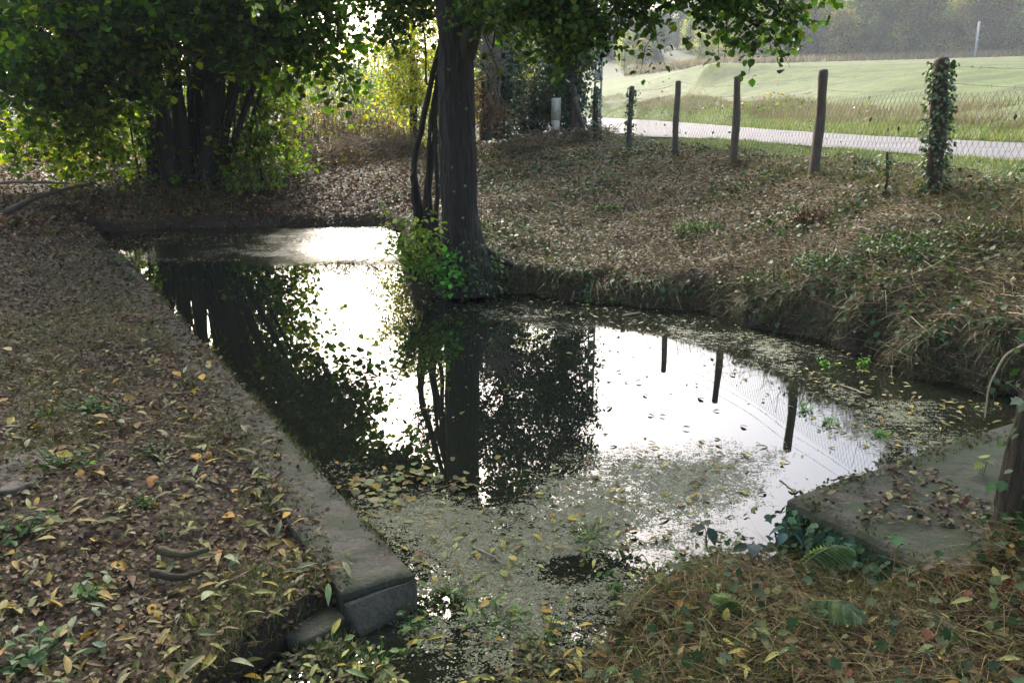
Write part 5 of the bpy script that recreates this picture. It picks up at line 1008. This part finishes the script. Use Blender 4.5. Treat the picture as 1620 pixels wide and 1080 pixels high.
big_leaves('green_sprig', 'glossy bright green pointed leaf pair on the ivy below the slab', 1420, 870, .33, 2, .075, ('2f5a2a', '3c6a34'), .01, 'leaf', IVY)
big_leaves('green_sprig', 'single yellow green broad leaf on the slab near the gnarled post', 1555, 745, .29, 3, .055, ('7c8838', '687c30'), .01, 'leaf', IVY)
for i, (px, py, lab) in enumerate(((1272, 650, 'small green water plant standing in the pale duckweed, left one of two'), (1310, 668, 'small green water plant just right of the first in the duckweed'), (1365, 575, 'leafy sprig with a yellow tip by the right bank of the pond'), (1395, 690, 'green sprig close to the slab edge of the pond'), (1305, 580, 'tiny sprig in the dark water below the right bank'), (1145, 880, 'leafy green sprouts at the near edge of the duckweed'), (1040, 905, 'grass green sprouts between duckweed and hay'), (985, 940, 'green leafy sprouts by the dark water in the near centre'), (930, 850, 'floating green sprig in the middle of the near duckweed'), (930, 478, 'sprig of leaves hanging from the bank into the water'), (660, 1000, 'green weeds in the wet channel at the bottom'), (720, 940, 'pale green cress among the near duckweed'), (600, 1050, 'grassy weeds at the bottom below the kerb end'), (860, 1010, 'leafy cress low in the centre foreground'), (790, 985, 'small cress plant in the near channel'))):
    weed_plant('water_plant', lab, px, py, 0.0, 26, .028 if py < 800 else .036, ('4c8a3c', '6aa04c', '8aac50') if py < 800 else ('4f6f38', '6c8a4c', '8aa468'), .035 if py < 800 else .07, OVAL, .03, 'water plant')
# floating leaves and duckweed grains
def floating():
    n = 9000; x = rng.uniform(-2, 3.5, n); y = 2.2 + rng.random(n) ** 1.3 * 4.2; w = weed_amount(x, y); d = sdf(x, y); ok = (d < -.02) & (rng.random(n) < np.clip(w, 0, 1) * .45 + .012); x, y = x[ok], y[ok]; g = Geo(); m = len(x); k = m // 2
    z = np.zeros(m) + .002
    lay(g, OVAL, x[:k], y[:k], z[:k], .05 + 0 * x[:k], ('a8a050', 'b8963c', '8a8a48', '7c5634', '9aa468', '6a7a3c'), tilt=.12, lift=.006); lay(g, BIGL, x[k:], y[k:], z[k:], .07 + 0 * x[k:], ('a8a858', 'c0a23c', '8a9a5c', '6a5434'), tilt=.12, lift=.006)
    c = [P2(px, py) for px, py in ((575, 770), (600, 790), (620, 775), (560, 760), (640, 760), (670, 755), (690, 770), (600, 765), (630, 800), (655, 745), (720, 760), (740, 775))]
    cx = np.repeat([q[0] for q in c], 12) + rng.normal(0, .06, 144); cy2 = np.repeat([q[1] for q in c], 12) + rng.normal(0, .05, 144); ok = sdf(cx, cy2) < -.03
    lay(g, ROUND, cx[ok], cy2[ok], 0 * cx[ok] + .004, rng.uniform(.03, .06, ok.sum()), ('7c8650', '98966c', '6a7a42', '9a8430', '5c5036'), tilt=.2, lift=.008)
    # sprigs and leaves out on the open water, and drift on the far side
    n = 1500; x = rng.uniform(-1, 3.2, n); y = rng.uniform(5, 9.2, n); ok = (sdf(x, y) < -.02) & (rng.random(n) < .08 + .6 * (sdf(x, y) > -.9)); x, y = x[ok], y[ok]
    lay(g, OVAL, x, y, 0 * x + .002, .05 + 0 * x, ('6a7a44', '8a8a58', '4c4a34', 'a09468', '555c3c'), tilt=.15, lift=.008)
    n = 2600; x = rng.uniform(-6, -.8, n); y = rng.uniform(11.3, 14.9, n); ok = (sdf(x, y) < -.05) & clumped(x, y * 3, 1.5, .4, .6, 9); x, y = x[ok], y[ok]
    lay(g, OVAL, x, y, 0 * x + .002, .06 + 0 * x, ('5c5c3c', '4c4a34', '77704c', '6a7048'), tilt=.12, lift=.008)
    tag(g.build('floating_leaves', M_LITTER), 'yellow and green leaves floating among the duckweed', 'leaves', kind='stuff')
    g = Geo(); n = 90000; x = rng.uniform(-1.6, 3.0, n); y = 2.2 + rng.random(n) ** 1.1 * 3.4; w = weed_amount(x, y); ok = (sdf(x, y) < .02) & (rng.random(n) < np.clip(w * 1.25 - .25, 0, 1)); x, y = x[ok], y[ok]
    lay(g, DIAM, x, y, 0 * x + .001, .010 + 0 * x, ('424f2a', '5e6c42', '727e56', '364222', '4c442a'), tilt=.18, lift=.004)
    tag(g.build('duckweed', leaf_mat('duckweed', .1, .35, .6)), 'pale green duckweed massed on the near water', 'duckweed', kind='stuff')
floating()
# sticks and small clumps on the right bank
for px, py, Y, rx, rz, lab, cl in ((1110, 375, 9.9, .34, .16, 'green weed clump in the middle of the right bank', ('3c5a30', '55703c', '6c8048')), (1285, 372, 9.0, .25, .10, 'rusty brown dead clump high on the right bank', ('5a3c28', '6c4c34', '4a3826')), (960, 318, 11.8, .2, .08, 'small green sprout clump on the bank in front of the concrete pole', ('466834', '5c7c42')),
    (950, 425, 9.0, .22, .10, 'silvery green limp weeds on the brink right of the alder', ('7a8a70', '94a08a', '5c6c50')), (1450, 440, 7.4, .55, .20, 'broad green ivy clump on the mound at the right', ('2c4626', '3c5a30', '5c7048')), (1330, 420, 7.7, .45, .14, 'ivy clump left of the broad one near the right brink', ('2c4626', '405c34', '647850')), (1560, 400, 7.2, .4, .16, 'weedy clump by the right edge below the ivy smothered post', ('4c5c34', '6a6a44', '3a4a28')), (1220, 455, 8.0, .3, .1, 'low dark leafy clump on the brink above the drifting weed', ('34502c', '4c6438', '6a6444'))):
    thicket('bank_weed', lab, [(px, py, Y, rx, rz)], int(2200 * rx), .042, cl, cat='weeds', stems=26, sr=.0028, M=M_IVY)
# sticks
def stick(label, pts, r, col, name='stick'):
    g = Geo(); p = path([at_z(*q) for q in pts], 14, .004); tube(g, p, np.linspace(r, r * .5, 14), 7, lin(col), rough=.2); tag(g.build(name, M_TINT, smooth=True), label, 'stick')
stick('dark twig floating off the near end of the kerb', [(655, 782, .01), (700, 770, .02), (730, 760, .015)], .007, '4a3c30')
stick('grey stick lying in the middle of the near duckweed', [(748, 865, .01), (780, 880, .02), (800, 893, .01)], .007, '8a7c6c')
stick('pale stick floating near the right bank in the upper water', [(985, 499, .01), (1000, 496, .02), (1013, 494, .02)], .012, '9a8a74')
stick('thin pale twig floating in front of the slab at upper right', [(1330, 608, .01), (1350, 615, .01), (1368, 622, .02)], .006, 'b0a080')
stick('short dark twig leaning on the slab corner', [(1234, 760, .15), (1248, 770, .25), (1256, 778, .29)], .005, '4a3c30')
stick('dark root curving over the mud of the near left bank', [(240, 905, .22), (280, 913, .22), (315, 905, .22)], .018, '3a3226', 'exposed_root')
stick('mossy root lying above the curved one in the near left mud', [(255, 870, .22), (290, 878, .22), (330, 868, .22)], .02, '4a4630', 'exposed_root')
stick('fallen branch leaning at the far left edge under the hazel', [(10, 335, .5), (60, 310, .75), (135, 292, .8)], .05, '4a4036', 'fallen_branch')
stick('thin horizontal fallen branch at the far left edge', [(-10, 290, .75), (60, 288, .9), (110, 290, .9)], .035, '4a4036', 'fallen_branch')
stick('dark root running out of the alder foot over the bank', [(772, 385, .47), (800, 388, .45), (850, 395, .40)], .03, '2f2822', 'exposed_root')
# ------------------------------------------------------------------ haze
def haze():
    me = bpy.data.meshes.new('haze'); x0, x1, y0, y1, z0, z1 = -720, 720, -720, 720, -3, 75
    v = [(x, y, z) for z in (z0, z1) for x, y in ((x0, y0), (x1, y0), (x1, y1), (x0, y1))]
    me.from_pydata(v, [], [(0,3,2,1),(4,5,6,7),(0,1,5,4),(1,2,6,5),(2,3,7,6),(3,0,4,7)]); me.update()
    m = bpy.data.materials.new('haze'); m.use_nodes = True; N = m.node_tree.nodes; N.remove(N['Principled BSDF'])
    pv = N.new('ShaderNodeVolumePrincipled'); pv.inputs['Color'].default_value = (.93, .96, 1, 1); pv.inputs['Density'].default_value = .00065; pv.inputs['Anisotropy'].default_value = .1
    m.node_tree.links.new(pv.outputs[0], N['Material Output'].inputs['Volume']); me.materials.append(m)
    o = bpy.data.objects.new('haze', me); scene.collection.objects.link(o); tag(o, 'pale autumn haze hanging over the valley', 'haze', kind='stuff')
haze()
